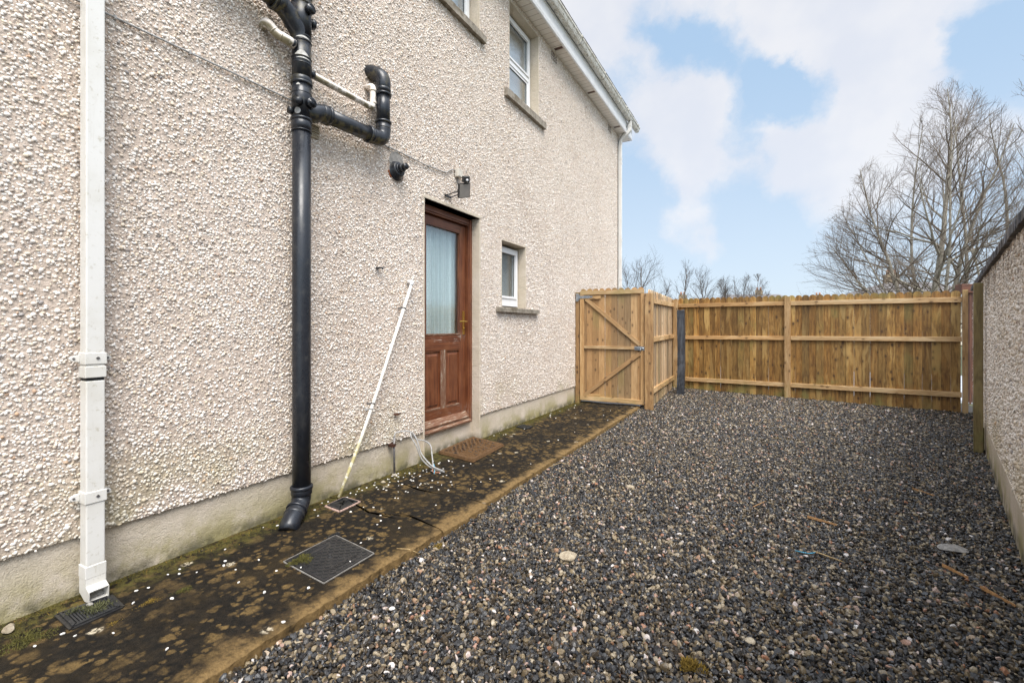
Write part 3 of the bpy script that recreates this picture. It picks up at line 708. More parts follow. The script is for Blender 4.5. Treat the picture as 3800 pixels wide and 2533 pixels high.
# weatherboard, threshold
mb = MB()
mb.prism([(0, .245), (.05, .245), (.055, .262), (.045, .275), (.03, .292), (.012, .31), (0, .315)], (xd - .001, 3.283, 0), (1, 0, 0), (0, 0, 1), (0, 1, 0), .754); mb.build('weatherboard', 'flake', door)
mb = MB(); mb.prism([(-.06, .206), (.075, .206), (.078, .222), (.06, .236), (.02, .243), (-.06, .243)], (xd, 3.276, 0), (1, 0, 0), (0, 0, 1), (0, 1, 0), .768); mb.build('threshold', 'flake', house)
mb = MB(); mb.box((xd, 3.985, 1.135), (xd + .008, 4.02, 1.385)); mb.tube([(xd + .008, 4.003, 1.275), (xd + .045, 4.003, 1.275)], .009, 12)
mb.tube(fillet([(xd + .045, 4.008, 1.275), (xd + .05, 3.96, 1.275), (xd + .045, 3.885, 1.272)], .01), .0085, 10); mb.tube([(xd + .008, 4.003, 1.20), (xd + .016, 4.003, 1.20)], .012, 12)
mb.build('door_handle', 'brass', door, bevel=.001)
mb = MB(); mb.box((xd + .016, 4.000, 1.188), (xd + .017, 4.006, 1.206)); mb.build('keyhole', 'dark', door)
# ---- eaves
FX = WX + .185
mb = MB(); mb.box((WX - .02, Y0, 5.228), (FX - .022, 9.765, 5.240)); mb.build('soffit', 'soffit', house)
for yv in (6.02, 7.42, 8.95):
    mb = MB()
    mb.box((WX + .03, yv, 5.2235), (FX - .035, yv + .05, 5.2275)); mb.build('soffit_vent', 'brick', house)
mb = MB(); mb.box((FX - .02, Y0, 5.220), (FX, 9.785, 5.475)); mb.box((FX, Y0, 5.228), (FX + .006, 9.785, 5.244)); mb.box((FX, Y0, 5.262), (FX + .004, 9.785, 5.268))
mb.box((WX - .35, 9.765, 5.221), (FX - .02, 9.785, 5.474)); mb.box((WX - .35, Y1 + .001, 5.229), (WX - .02, 9.765, 5.239)); mb.build('fascia', 'clean', house, bevel=.003)
GP = [(0, 5.49), (.012, 5.465), (.035, 5.452), (.070, 5.452), (.088, 5.462), (.098, 5.485), (.106, 5.515), (.118, 5.528), (.120, 5.552), (.112, 5.558), (.108, 5.535), (.098, 5.522), (.08, 5.475), (.02, 5.475), (.006, 5.55), (0, 5.55)]
mb = MB(); mb.prism(GP, (FX + .004, Y0, 0), (1, 0, 0), (0, 0, 1), (0, 1, 0), 9.99 - Y0); gut = mb.build('gutter', 'gutter', house)
for yj in (2.2, 3.9, 5.2, 6.41, 7.52, 8.47, 8.89, 9.02, 9.80):
    mb = MB(); P2 = [(u * 1.05 + (.003 if u > .05 else -.001), (z - 5.5) * 1.07 + 5.5) for u, z in GP[:10]] + [(.1, 5.56), (0, 5.56)]
    mb.prism(P2, (FX + .004, yj, 0), (1, 0, 0), (0, 0, 1), (0, 1, 0), .035); mb.build('gutter_bracket', 'gutter', gut)
    mb = MB(); mb.prism([(u * 1.0 + .0015, (z - 5.5) * 1.03 + 5.5) for u, z in P2], (FX + .004, yj + .035, 0), (1, 0, 0), (0, 0, 1), (0, 1, 0), .006); mb.build('joint_gap', 'rubber', gut)
# roof
mb = MB(); a = Vector((FX + .075, Y0, 5.60)); e = Vector((-6.6, Y0, 8.2)); dn = (e - a).normalized(); nn = Vector((dn.z * -1, 0, dn.x)); nn = Vector((-dn.z, 0, dn.x)) if dn.x > 0 else Vector((dn.z, 0, -dn.x))
for i in range(int((10.0 - Y0) / .3)):
    y = Y0 + i * .3; 
    for k in range(8):
        s0 = a + dn * (k * .33) + nn * .02 + Vector((0, y - Y0, 0))
        L = .36
        mb.obox(s0 + dn * L / 2 + Vector((0, .148, 0)) + nn * (random.uniform(.0, .006) - k * .0), dn, (0, 1, 0), nn, (L / 2, .147, .011))
mb.obox((a + e) / 2 + Vector((0, 6.48, 0)), dn, (0, 1, 0), nn, ((e - a).length / 2 - .1, 6.4, .012)); mb.build('roof', 'tile', house)
mb = MB()  # air bricks
def airbrick(y, z):
    mb = MB(); mb.box((WX - .01, y, z), (WX + .003, y + .205, z + .135))
    for i in range(4):
        for j in range(3): mb.box((WX + .003, y + .012 + i * .05, z + .010 + j * .043), (WX + .0065, y + .036 + i * .05, z + .040 + j * .043), mi=1)
    mb.build('air_brick', ['pale', 'brick'], house)
airbrick(5.98, 5.07); airbrick(8.67, 5.06)
# ================================================================== DOWNPIPES
def rect_pipe(y, xo, w_, d_, z0, z1, t, shoe):
    x0 = WX + xo
    mb = MB(); mb.box((x0, y - w_ / 2, z0), (x0 + d_, y + w_ / 2, z1)); return mb.build('pipe', 'upvc', t, bevel=.004)
t = empty('downpipe', (WX + .06, .865, 0), 'square white plastic rainwater downpipe with open shoe, near the left edge', 'downpipe')
yc, hw, x0, x1 = .865, .0335, WX + .025, WX + .092
mb = MB(); mb.box((x0, yc - hw, .995), (x1, yc + hw, 5.3)); mb.box((x0, yc - hw, .085), (x1, yc + hw, .972)); mb.build('pipe', 'upvc', t, bevel=.005)
mb = MB(); mb.box((x0 - .003, yc - hw - .004, .985), (x1 + .003, yc + hw + .004, 1.035)); mb.build('socket', 'upvc', t, bevel=.003)
mb = MB(); mb.box((x0 + .004, yc - hw + .003, .970), (x1 - .003, yc + hw - .003, .986)); mb.build('dark_gap', 'dark', t)
for z in (1.045, .43):
    mb = MB(); mb.box((x0 - .003, yc - hw - .005, z), (x1 + .004, yc + hw + .005, z + .05))
    for s in (-1, 1):
        ey = yc + s * (hw + .005); mb.prism([(0, 0), (.028, .006), (.036, .017), (.028, .028), (0, .034)], (x0 + .004, ey, z + .008), (0, s, 0), (0, 0, 1), (1, 0, 0), .014)
    o = mb.build('bracket', 'upvc', t, bevel=.002)
    for s in (-1, 1):
        mb = MB(); mb.tube([(x0 + .017, yc + s * (hw + .026), z + .025), (x0 + .021, yc + s * (hw + .026), z + .025)], .005, 8); mb.build('screw', 'pipe_steel', o)
    mb = MB(); mb.tube([(x1 + .003, yc + .006, z + .027), (x1 + .008, yc + .006, z + .027)], .007, 4); mb.build('screw', 'pipe_steel', o)
mb = MB(); mb.box((x0 - .003, yc - hw - .004, .100), (x1 + .003, yc + hw + .004, .155)); mb.build('shoe_collar', 'upvc', t, bevel=.003)
# shoe: hollow throat turned outwards
mb = MB(); th = .0035; xo_ = x1 + .035
def shoe_side(y, s):
    pr = [(x0, .10), (x1 + .002, .10), (x1 + .002, .068), (xo_, .052), (xo_ - .004, -.004 + .012), (x1 - .01, .004), (x0, .03)]
    mb.prism(pr, (0, y, 0), (1, 0, 0), (0, 0, 1), (0, s, 0), th)
shoe_side(yc - hw - .002, 1); shoe_side(yc + hw + .002, -1)
mb.beam((x1 + .001, yc, .10), (x1 + .001, yc, .067), 2 * hw, .004, up=(0, 1, 0)); mb.beam((x1 - .001, yc, .069), (xo_, yc, .053), 2 * hw + .002, .005, up=(0, 1, 0))
mb.beam((x0 + .002, yc, .10), (x0 + .002, yc, .03), 2 * hw, .004, up=(0, 1, 0)); mb.beam((x0, yc, .03), (x1 - .01, yc, .006), 2 * hw, .004, up=(0, 1, 0)); mb.beam((x1 - .012, yc, .006), (xo_ - .002, yc, .009), 2 * hw, .004, up=(0, 1, 0))
mb.build('shoe', 'upvc', t)

t = empty('corner_downpipe', (WX + .05, 9.34, 0), 'square white downpipe with swan neck at the far corner of the house', 'downpipe')
x0, x1, yc, hw = WX + .015, WX + .08, 9.36, .0325
mb = MB(); mb.box((x0, yc - hw, -.05), (x1, yc + hw, 5.06)); mb.build('pipe', 'upvc', t, bevel=.004)
for z in (4.70, 4.60, 3.0, 2.2, 2.05):
    mb = MB(); mb.box((x0 - .002, yc - hw - .004, z), (x1 + .004, yc + hw + .004, z + .045)); mb.build('collar', 'upvc', t, bevel=.002)
mb = MB(); mb.tube([(WX + .048, yc, 5.02), (WX + .048, yc, 5.10), (WX + .09, yc, 5.17), (WX + .20, yc, 5.225), (WX + .245, yc, 5.27), (WX + .25, yc, 5.34), (WX + .25, yc, 5.46)], 1, 4, sq=(.0325, .0325)); mb.build('swan_neck', 'upvc', t, bevel=.002)
for p_, d_ in (((WX + .10, yc, 5.178), (.9, 0, .43)), ((WX + .19, yc, 5.220), (.9, 0, .43)), ((WX + .25, yc, 5.36), (0, 0, 1)), ((WX + .048, yc, 5.03), (0, 0, 1))):
    mb = MB(); p_ = Vector(p_); d_ = Vector(d_).normalized(); mb.obox(p_, (0, 1, 0), d_.cross(Vector((0, 1, 0))), d_, (.037, .037, .012)); mb.build('neck_joint', 'upvc', t)
mb = MB(); mb.tube(fillet([(WX + .012, yc - .045, 1.9), (WX + .012, yc - .045, 4.4), (WX + .02, yc - .06, 4.66), (WX + .012, yc - .045, 4.9), (WX + .02, yc - .04, 5.09), (WX + .15, yc - .045, 5.25), (WX + .27, yc - .05, 5.47), (WX + .34, yc + .1, 5.46), (WX + .345, yc + .28, 5.42), (WX + .345, yc + .32, 5.46)], .06), .004, 6)
tag(mb.build('cable', 'blackc'), 'thin black cable running up beside the far corner downpipe to the gutter', 'cable')
# ================================================================== SOIL STACK
SX, SY = WX + .10, 1.888
t = empty('soil_stack', (SX, SY, 0), 'black plastic soil stack with branches, collars and offset foot against the pebbledash', 'soil pipe')
mb = MB(); mb.tube([(SX, SY, .12), (SX, SY, .8), (SX, SY, 1.6), (SX, SY, 2.5)], .0555, 32); mb.build('pipe', 'black', t)
mb = MB(); pts = fillet([(SX, SY, .20), (SX, SY, .095), (SX + .075, SY - .125, .035), (SX + .10, SY - .165, -.012)], .06)
mb.tube(pts, [.0575] * (len(pts) - 1) + [.056], 28); mb.build('foot_bend', 'black', t)
mb = MB(); mb.ring((SX, SY, .188), (0, 0, 1), .069, .026); mb.ring((SX, SY, .165), (0, 0, 1), .0635, .05)
dd = Vector((.075, -.125, -.06)).normalized(); mb.ring(Vector((SX + .036, SY - .062, .068)), dd, .065, .018); mb.ring(Vector((SX + .055, SY - .092, .05)), dd, .062, .03)
mb.build('foot_collar', 'black', t)
mb = MB(); mb.tube([(SX, SY, 2.455), (SX, SY, 2.545)], .0600, 32); mb.tube([(SX, SY, 2.54), (SX, SY, 2.80)], .0585, 32); mb.tube([(SX, SY, 2.80), (SX, SY, 3.06)], .0575, 32); mb.tube([(SX, SY, 3.06), (SX, SY, 3.33)], .0590, 32); mb.tube([(SX, SY, 3.33), (SX, SY, 5.6)], .0555, 32)
mb.build('upper_pipe', 'black', t)
for z, r_, h_ in ((2.535, .0655, .018), (2.462, .0615, .008), (2.70, .0605, .006), (2.765, .0665, .020), (2.785, .0625, .04), (2.885, .0605, .01), (2.925, .0610, .012), (3.03, .0610, .01), (3.06, .0605, .008), (3.275, .0625, .014), (3.32, .064, .02)):
    mb = MB(); mb.ring((SX, SY, z), (0, 0, 1), r_, h_, 32); mb.build('collar', 'black', t)
# tee branch to the right: along wall, up, into the wall
mb = MB(); mb.tube(fillet([(SX, SY, 2.60), (SX + .01, SY + .07, 2.60), (SX + .015, SY + .12, 2.632), (SX + .015, SY + .20, 2.636)], .05), .0565, 28); mb.ring((SX + .015, SY + .185, 2.636), (0, 1, .03), .064, .022, 28); mb.ring((SX + .015, SY + .155, 2.634), (0, 1, .03), .060, .05, 28); mb.build('tee_branch', 'blackalg', t)
BX = SX + .015
mb = MB(); mb.tube([(BX, SY + .19, 2.636), (BX, 2.30, 2.644), (BX, 2.50, 2.65)], .0515, 28); mb.build('branch_pipe', 'blackalg', t)
mb = MB(); mb.tube(fillet([(BX, 2.43, 2.648), (BX, 2.585, 2.655), (BX, 2.585, 2.80)], .085, 10), .056, 28); mb.ring((BX, 2.435, 2.648), (0, 1, .03), .0635, .020, 28); mb.ring((BX, 2.46, 2.648), (0, 1, .03), .0585, .03, 28); mb.ring((BX, 2.585, 2.79), (0, 0, 1), .0635, .018, 28); mb.ring((BX, 2.585, 2.745), (0, 0, 1), .058, .012, 28); mb.build('lower_elbow', 'blackalg', t)
mb = MB(); mb.tube([(BX, 2.585, 2.79), (BX, 2.585, 3.03)], .0515, 28); mb.build('riser_pipe', 'black', t)
mb = MB(); mb.tube(fillet([(BX, 2.585, 3.0), (BX, 2.585, 3.145), (WX + .02, 2.56, 3.19), (WX - .02, 2.555, 3.20)], .10, 10), .056, 28); mb.ring((BX, 2.585, 3.005), (0, 0, 1), .0635, .018, 28); mb.ring((BX, 2.585, 3.04), (0, 0, 1), .0585, .03, 28); mb.build('upper_elbow', 'black', t)
# top-left branch
mb = MB(); mb.tube(fillet([(SX, SY, 3.02), (SX, SY - .012, 3.08), (SX, SY - .115, 3.185), (SX, SY - .2, 3.195)], .075, 8), .0565, 28); mb.build('y_branch', 'black', t)
mb = MB(); mb.tube(fillet([(SX, SY - .17, 3.195), (SX, 1.25, 3.235), (WX - .02, 1.2, 3.25)], .08), .053, 28); mb.build('high_branch', 'blackalg', t)
mb = MB(); mb.ring((SX, SY - .19, 3.196), (0, 1, -.05), .065, .02, 28); mb.ring((SX, SY - .155, 3.194), (0, 1, -.05), .061, .05, 28); mb.build('branch_collar', 'blackalg', t)
def boss(p, d, r_=.031, L=.026, plug=True):
    p = Vector(p); d = Vector(d).normalized(); mb = MB()
    mb.tube([p, p + d * L], r_ * .85, 20); 
    mb.tube([p + d * (L - .012), p + d * (L + .014), p + d * (L + .014), p + d * (L - .004)], [r_, r_, r_ * .84, r_ * .80], 20)
    o = mb.build('boss', 'black', t)
    if plug:
        m2 = MB(); m2.tube([p + d * (L - .004), p + d * (L + .004)], r_ * .5, 14); m2.build('boss_plug', 'cover', o)
boss((SX + .035, SY - .042, 2.625), (.45, -.9, .06)); boss((SX + .055, SY + .010, 2.63), (1, .0, .02)); boss((SX + .05, SY + .005, 3.225), (1, .1, 0)); boss((SX, SY + .052, 3.19), (.25, 1, 0), plug=False)
boss((SX - .01, SY - .05, 2.575), (-.2, -1, 0), .022, .02, False); boss((SX + .01, SY - .045, 2.985), (.2, -1, 0), .026, .028, False); boss((SX, SY + .05, 2.865), (.0, 1, .04), .026, .022, False)
for (z0, z1, a0, a1, rr) in ((2.925, 2.955, -1.3, .1, .0618), (2.905, 2.913, -1.2, .35, .0608), (3.035, 3.047, -1.2, .2, .0620), (2.735, 2.748, -1.2, -.75, .0592)):
    n = 9; mb = MB()
    for i in range(n):
        aa = a0 + (a1 - a0) * i / n; ab = a0 + (a1 - a0) * (i + 1) / n; k0 = math.sin(math.pi * (i + .2) / (n + .4)) ; k1 = math.sin(math.pi * (i + 1.2) / (n + .4))
        zt0 = z0 + (z1 - z0) * k0; zt1 = z0 + (z1 - z0) * k1
        P_ = lambda a_, z_, r_=rr: (SX + r_ * math.cos(a_), SY + r_ * math.sin(a_), z_)
        mb.add([P_(aa, z0), P_(ab, z0), P_(ab, zt1), P_(aa, zt0)], [(0, 1, 2, 3)])
    mb.build('dried_paint', 'seal', t)
mb = MB(); n = 14; vs = []
for k in range(n):
    a_ = 2 * math.pi * k / n; th = -1.05 + .33 * math.cos(a_); vs.append((SX + .0592 * math.cos(th), SY + .0592 * math.sin(th), 2.573 + .02 * math.sin(a_)))
mb.add(vs + [(SX + .0592 * math.cos(-1.05), SY + .0592 * math.sin(-1.05), 2.573)], [(k, (k + 1) % n, n) for k in range(n)]); mb.build('round_sticker', 'greyc', t)
# waste pipes
mb = MB(); pts = fillet([(WX - .01, 1.69, 3.055), (WX + .055, 1.685, 3.06), (WX + .075, 1.735, 3.01), (SX + .01, 1.775, 2.988), (SX + .012, SY - .062, 2.985)], .022, 5)
mb.tube(pts, .0285, 18); 
for i_ in (7, 13, 19): 
    if i_ < len(pts) - 1: mb.ring(pts[i_], pts[i_ + 1] - pts[i_ - 1], .0305, .012, 18)
tag(mb.build('waste_pipe', 'waste'), 'short cream waste pipe elbow joining the left side of the black stack', 'waste pipe')
mb = MB(); WPX = WX + .075
pts = fillet([(SX - .005, SY + .085, 2.868), (WPX + .005, 2.20, 2.880), (WPX, 2.515, 2.886), (WPX, 2.52, 3.055), (WX - .01, 2.515, 3.058)], .03, 6)
mb.tube(pts, .0225, 18); mb.ring((WPX, 2.472, 2.886), (0, 1, 0), .0255, .03, 18); mb.ring((WPX, 2.52, 2.925), (0, 0, 1), .0255, .03, 18); mb.ring((WPX, 2.52, 3.02), (0, 0, 1), .0255, .03, 18)
tag(mb.build('waste_pipe', 'waste'), 'long cream waste pipe stained with algae, sloping from stack to looping elbow', 'waste pipe')

# ================================================================== WALL ITEMS
CY = [(.30, 2.665), (.816, 2.668), (.931, 2.671), (1.3, 2.674), (1.852, 2.68), (2.3, 2.672), (2.682, 2.679), (2.971, 2.681), (3.2, 2.676), (3.466, 2.693), (3.52, 2.70), (3.575, 2.746), (3.63, 2.762), (3.665, 2.76)]
mb = MB(); mb.tube(fillet([(WX + .014, y, z) for y, z in CY], .05, 4), .0055, 8); cb = mb.build('wall_cable', 'greyc')
tag(cb, 'thin grey electric cable clipped across the pebbledash to the junction box', 'cable')
for y in (.62, .96, 1.28, 1.58, 2.30, 2.75, 3.0, 3.25):
    z = float(np.interp(y, [c[0] for c in CY], [c[1] for c in CY])); mb = MB(); mb.box((WX + .006, y - .004, z - .009), (WX + .023, y + .004, z + .009)); mb.build('clip', 'greyc', cb)
mb = MB(); mb.box((WX + .008, 3.655, 2.700), (WX + .048, 3.735, 2.785)); jb = mb.build('junction_box', 'box', bevel=.006); tag(jb, 'small square beige junction box on the wall above the door', 'junction box')
mb = MB(); mb.box((WX + .0485, 3.661, 2.706), (WX + .053, 3.729, 2.779)); mb.build('lid', 'box', jb, bevel=.003)
t = empty('floodlight', (WX, 3.56, 2.5), 'black outdoor floodlight with motion sensor on a bracket above the door', 'floodlight')
fn = Vector((.80, -.30, -.42)).normalized(); fu = (Vector((0, 0, 1)) - fn * fn.z).normalized(); fs_ = fu.cross(fn)
fc = Vector((WX + .19, 3.555, 2.512))
# roll the lamp a little so its top leans right
cr, sr = math.cos(R(-14)), math.sin(R(-14)); fu, fs_ = fu * cr + fs_ * sr, fs_ * cr - fu * sr
mb = MB(); mb.obox(fc, fs_, fu, fn, (.062, .068, .012)); mb.build('lamp_body', 'rubber', t, bevel=.003)
mb = MB(); mb.obox(fc + fn * .0135, fs_, fu, fn, (.055, .061, .0015)); mb.build('lamp_glass', 'led', t)
mb = MB()
for s in (-1, 1): mb.beam((WX + .012, 3.535 + s * .045, 2.475), fc - fn * .02 + fs_ * s * .05 - fu * .01, .014, .005, up=(0, 1, 0))
mb.beam((WX + .015, 3.485, 2.475), (WX + .015, 3.585, 2.475), .022, .006); mb.beam(fc - fn * .02 - fs_ * .055, fc - fn * .02 + fs_ * .055, .02, .016); mb.build('bracket', 'rubber', t)
mb = MB(); sc_ = fc + fu * .105 + fs_ * .01 + fn * .01; mb.obox(sc_, fs_, fu, fn, (.032, .028, .022)); mb.obox(fc + fu * .072 + fs_ * .01, fs_, fu, fn, (.008, .010, .008)); sens = mb.build('motion_sensor', 'rubber', t, bevel=.004)
mb = MB(); c0 = sc_ + fn * .02 - fu * .004; mb.tube([c0 - fn * .002, c0 + fn * .006, c0 + fn * .011, c0 + fn * .013], [.013, .0125, .008, .001], 14); mb.build('sensor_lens', 'lens', sens)
mb = MB(); mb.tube(fillet([(WX + .03, 3.675, 2.70), (WX + .035, 3.665, 2.62), (WX + .09, 3.62, 2.575), tuple(fc - fn * .02 + fs_ * .02 + fu * .03)], .04), .004, 8); mb.build('lamp_lead', 'blackc', t)
# flue
t = empty('flue_terminal', (WX, 2.84, 2.52), 'black round flue terminal with stepped spout between pipe loop and floodlight', 'flue')
mb = MB(); fd = Vector((1, -.04, .13)).normalized(); c0 = Vector((WX - .005, 2.84, 2.515)); prof = [(0, .086), (.012, .087), (.018, .079), (.032, .068), (.052, .061), (.058, .057), (.060, .050), (.060, .044), (.056, .012)]
mb.tube([c0 + fd * (a * .95) for a, _ in prof], [r_ for _, r_ in prof], 32); mb.build('flange', 'black', t)
mb = MB(); mb.tube([c0 + fd * a for a in (.045, .062, .068, .068)], [.044, .044, .041, .036], 28); mb.tube([c0 + fd * a for a in (.06, .092, .098, .098)], [.033, .033, .031, .026], 28)
mb.tube([c0 + fd * a for a in (.09, .128, .132, .132, .10)], [.0255, .0265, .0265, .022, .021], 28); mb.build('spout', 'black', t)
mb = MB()
for k in range(30):
    a_ = R(150 + k * 6.5); rr = .086 + random.uniform(-.001, .004); mb.obox(c0 + Vector((.008, rr * math.cos(a_), rr * math.sin(a_))), (1, 0, 0), (0, 1, 0), (0, 0, 1), (.006, .006, .006), mi=0 if (190 < 150 + k * 6.5 < 230 or k > 26) else 1)
mb.build('sealant', ['orange', 'mortar'], t)
mb = MB(); rnd = random.Random(3); n = 22; vs = [(WX + .009, 2.84, 2.60)]
for k in range(n):
    a_ = 2 * math.pi * k / n; vs.append((WX + .009, 2.845 + (.085 + rnd.uniform(-.012, .012)) * math.cos(a_), 2.575 + (.10 + rnd.uniform(-.012, .012)) * math.sin(a_)))
mb.add(vs, [(0, 1 + k, 1 + (k + 1) % n) for k in range(n)]); mb.build('mortar_patch', 'slate', t)
# louvre vent behind stack
t = MB(); t.box((WX + .002, 1.96, 2.50), (WX + .018, 2.085, 2.60)); vt = t.build('wall_vent', 'lou', bevel=.003); tag(vt, 'beige louvred wall vent half hidden behind the black stack', 'vent')
for i in range(4):
    mb = MB(); mb.prism([(0, 0), (.012, .004), (0, .019)], (WX + .018, 1.968, 2.508 + i * .022), (1, 0, 0), (0, 0, 1), (0, 1, 0), .109); mb.build('louvre', 'lou', vt)
# rusty brackets
mb = MB(); mb.beam((WX, 2.63, 1.682), (WX + .045, 2.635, 1.680), .012, .02); mb.beam((WX + .02, 2.60, 1.682), (WX + .03, 2.67, 1.680), .008, .01); mb.ring((WX + .03, 2.66, 1.680), (0, 1, 0), .009, .008, 10); tag(mb.build('pipe_clip', 'rubber'), 'small dark metal pipe clip sticking out of the wall left of the door', 'clip')
mb = MB(); mb.beam((WX + .02, 2.80, .492), (WX + .022, 2.875, .488), .012, .01); mb.beam((WX, 2.83, .49), (WX + .03, 2.83, .49), .012, .015); tag(mb.build('pipe_clip', 'redwood'), 'short rusty clip low on the wall beside the door, above the loose cable', 'clip')
# leaning pole with clips
A_ = Vector((-2.645, 2.975, 1.585)); B_ = Vector((-2.645, 2.215, .002)); m1 = A_.lerp(B_, .55) + Vector((.012, .012, 0)); m2 = A_.lerp(B_, .8) + Vector((.01, .012, 0))
t = empty('overflow_pipe', B_, 'long thin white plastic pipe leaning against the wall between stack and door', 'pipe')
mb = MB(); mb.tube(fillet([A_, m1, m2, B_], .3, 8), .0125, 14, hollow=False); mb.build('pipe', 'pole', t)
mb = MB(); ax = (A_ - B_).normalized(); mb.tube(fillet([A_ - ax * .02, A_ + ax * .018, A_ + ax * .018 + Vector((-.045, -.005, .0))], .014), .0155, 14); mb.build('elbow', 'clean', t)
for f_ in (.135, .605, .63):
    p_ = A_.lerp(B_, f_) + (Vector((.010, .011, 0)) if f_ > .5 else Vector((.003, .003, 0))); mb = MB(); mb.ring(p_, ax, .0165, .014, 14); mb.beam(p_ + Vector((-.012, -.01, 0)), p_ + Vector((-.03, -.035, 0)), .012, .012); mb.build('clip', 'pipe_steel' if f_ < .62 else 'greyc', t)
# conduit and loose cable
mb = MB(); mb.tube([(WX + .035, 2.79, -.01), (WX + .032, 2.79, .12), (WX + .028, 2.792, .31)], .0085, 12); cdt = mb.build('metal_conduit', 'pipe_steel'); tag(cdt, 'thin upright metal tube rising from the path against the plinth by the door', 'conduit')
mb = MB(); mb.beam((WX - .01, 2.765, .245), (WX + .045, 2.765, .245), .02, .004); mb.box((WX + .0, 2.755, .235), (WX + .044, 2.80, .256)); mb.build('saddle_clip', 'redwood', cdt)
mb = MB(); mb.tube([(WX + .035, 2.79, -.004), (WX + .035, 2.79, .012)], [.026, .014], 12); mb.build('mortar_foot', 'pale', cdt)
def lp(pts, r_, n=8): mb.tube(fillet(pts, .04, 6), r_, n)
t = empty('loose_cable', (-2.45, 2.98, 0), 'grey twin cable looping out of the metal tube and drooping onto the path', 'cable')
mb = MB(); lp([(WX + .028, 2.792, .30), (WX + .030, 2.80, .345), (WX + .06, 2.90, .345), (WX + .09, 2.95, .325), (WX + .13, 2.96, .26), (WX + .17, 2.96, .15), (WX + .26, 2.99, .05), (WX + .37, 3.02, .018)], .0062)
mb.build('cable_run', 'greyc', t)
mb = MB(); lp([(WX + .37, 3.02, .012), (WX + .24, 2.99, .04), (WX + .17, 2.96, .11), (WX + .15, 2.93, .22), (WX + .10, 2.91, .30), (WX + .08, 2.93, .335), (WX + .10, 2.97, .26), (WX + .13, 3.05, .24), (WX + .17, 3.09, .20), (WX + .24, 3.03, .07), (WX + .27, 3.0, .03)], .0058); mb.build('cable_run', 'greyc', t)
mb = MB(); lp([(WX + .25, 3.03, .06), (WX + .27, 3.02, .03), (WX + .31, 2.96, .006)], .0028, 6); mb.build('core_wire', 'blue', t)
mb = MB(); lp([(WX + .25, 3.02, .055), (WX + .28, 2.97, .008), (WX + .33, 3.01, .005)], .0028, 6); mb.build('core_wire', 'copper', t)

# ================================================================== THINGS ON THE PATH
# doormat
mt = empty('doormat', (-2.55, 3.77, 0), 'worn brown coir doormat with herringbone rubber ridges below the door', 'doormat')
q4 = [Vector(v) for v in ((-2.755, 3.47, .004), (-2.80, 4.13, .004), (-2.335, 4.02, .004), (-2.292, 3.39, .004))]
def mq(u, v, z): # u along length, v across
    p = (q4[0] * (1 - u) + q4[1] * u) * (1 - v) + (q4[3] * (1 - u) + q4[2] * u) * v; return Vector((p.x, p.y, z))
mb = MB(); vs = []; fs = []; nu, nv = 60, 40
rnd = random.Random(5)
for i in range(nu + 1):
    for j in range(nv + 1):
        u, v = i / nu, j / nv; e = min(u, 1 - u) * .66, min(v, 1 - v) * .48; ed = min(e)
        if ed > .045:
            dia = math.sin((u * .66 * (1 if v < .5 else -1) + v * .48) * 2 * math.pi / .07); z = .016 + .010 * (1 if dia > -.1 else -1)
        else: z = .026
        if ed < .004: z = .002
        vs.append(mq(u, v, z + rnd.uniform(-.003, .003) * (ed > .004)) + Vector((rnd.uniform(-.003, .003), rnd.uniform(-.003, .003), 0)))
for i in range(nu):
    for j in range(nv): a_ = i * (nv + 1) + j; fs.append((a_, a_ + nv + 1, a_ + nv + 2, a_ + 1))
mb.add(vs, fs); mb.build('coir_body', 'mat', mt)
mb = MB()
for k in range(2600):     # coir tufts
    u, v = rnd.random(), rnd.random(); ed = min(min(u, 1 - u) * .66, min(v, 1 - v) * .48)
    if ed > .05 and rnd.random() < .45: continue
    p = mq(u, v, .018 if ed > .05 else .016); d = Vector((rnd.uniform(-1, 1), rnd.uniform(-1, 1), rnd.uniform(.8, 2))).normalized() * rnd.uniform(.008, .016)
    s_ = Vector((rnd.uniform(-1, 1), rnd.uniform(-1, 1), 0)).normalized() * .0013
    mb.add([p - s_, p + s_, p + d], [(0, 1, 2)])
mb.build('coir_fibres', 'mat', mt)
mb = MB()
for i in range(11):
    for j in range(12):
        u = (i + .5) / 11; v = .13 + .74 * j / 11; sft = (v if v < .5 else 1 - v) * .25
        p = mq(min(max(u + sft - .12, .08), .92), v, .024)
        if (i + j) % 3 == 0 or u < .3 and j > 5: continue
        mb.obox(p, (1, .15, 0), (-.15, 1, 0), (0, 0, 1), (.009, .004, .003))
mb.build('rubber_studs', 'rubber', mt)
def quadpt(Q, u, v, z=0):
    p = (Q[0] * (1 - u) + Q[1] * u) * (1 - v) + (Q[3] * (1 - u) + Q[2] * u) * v; return Vector((p.x, p.y, z))
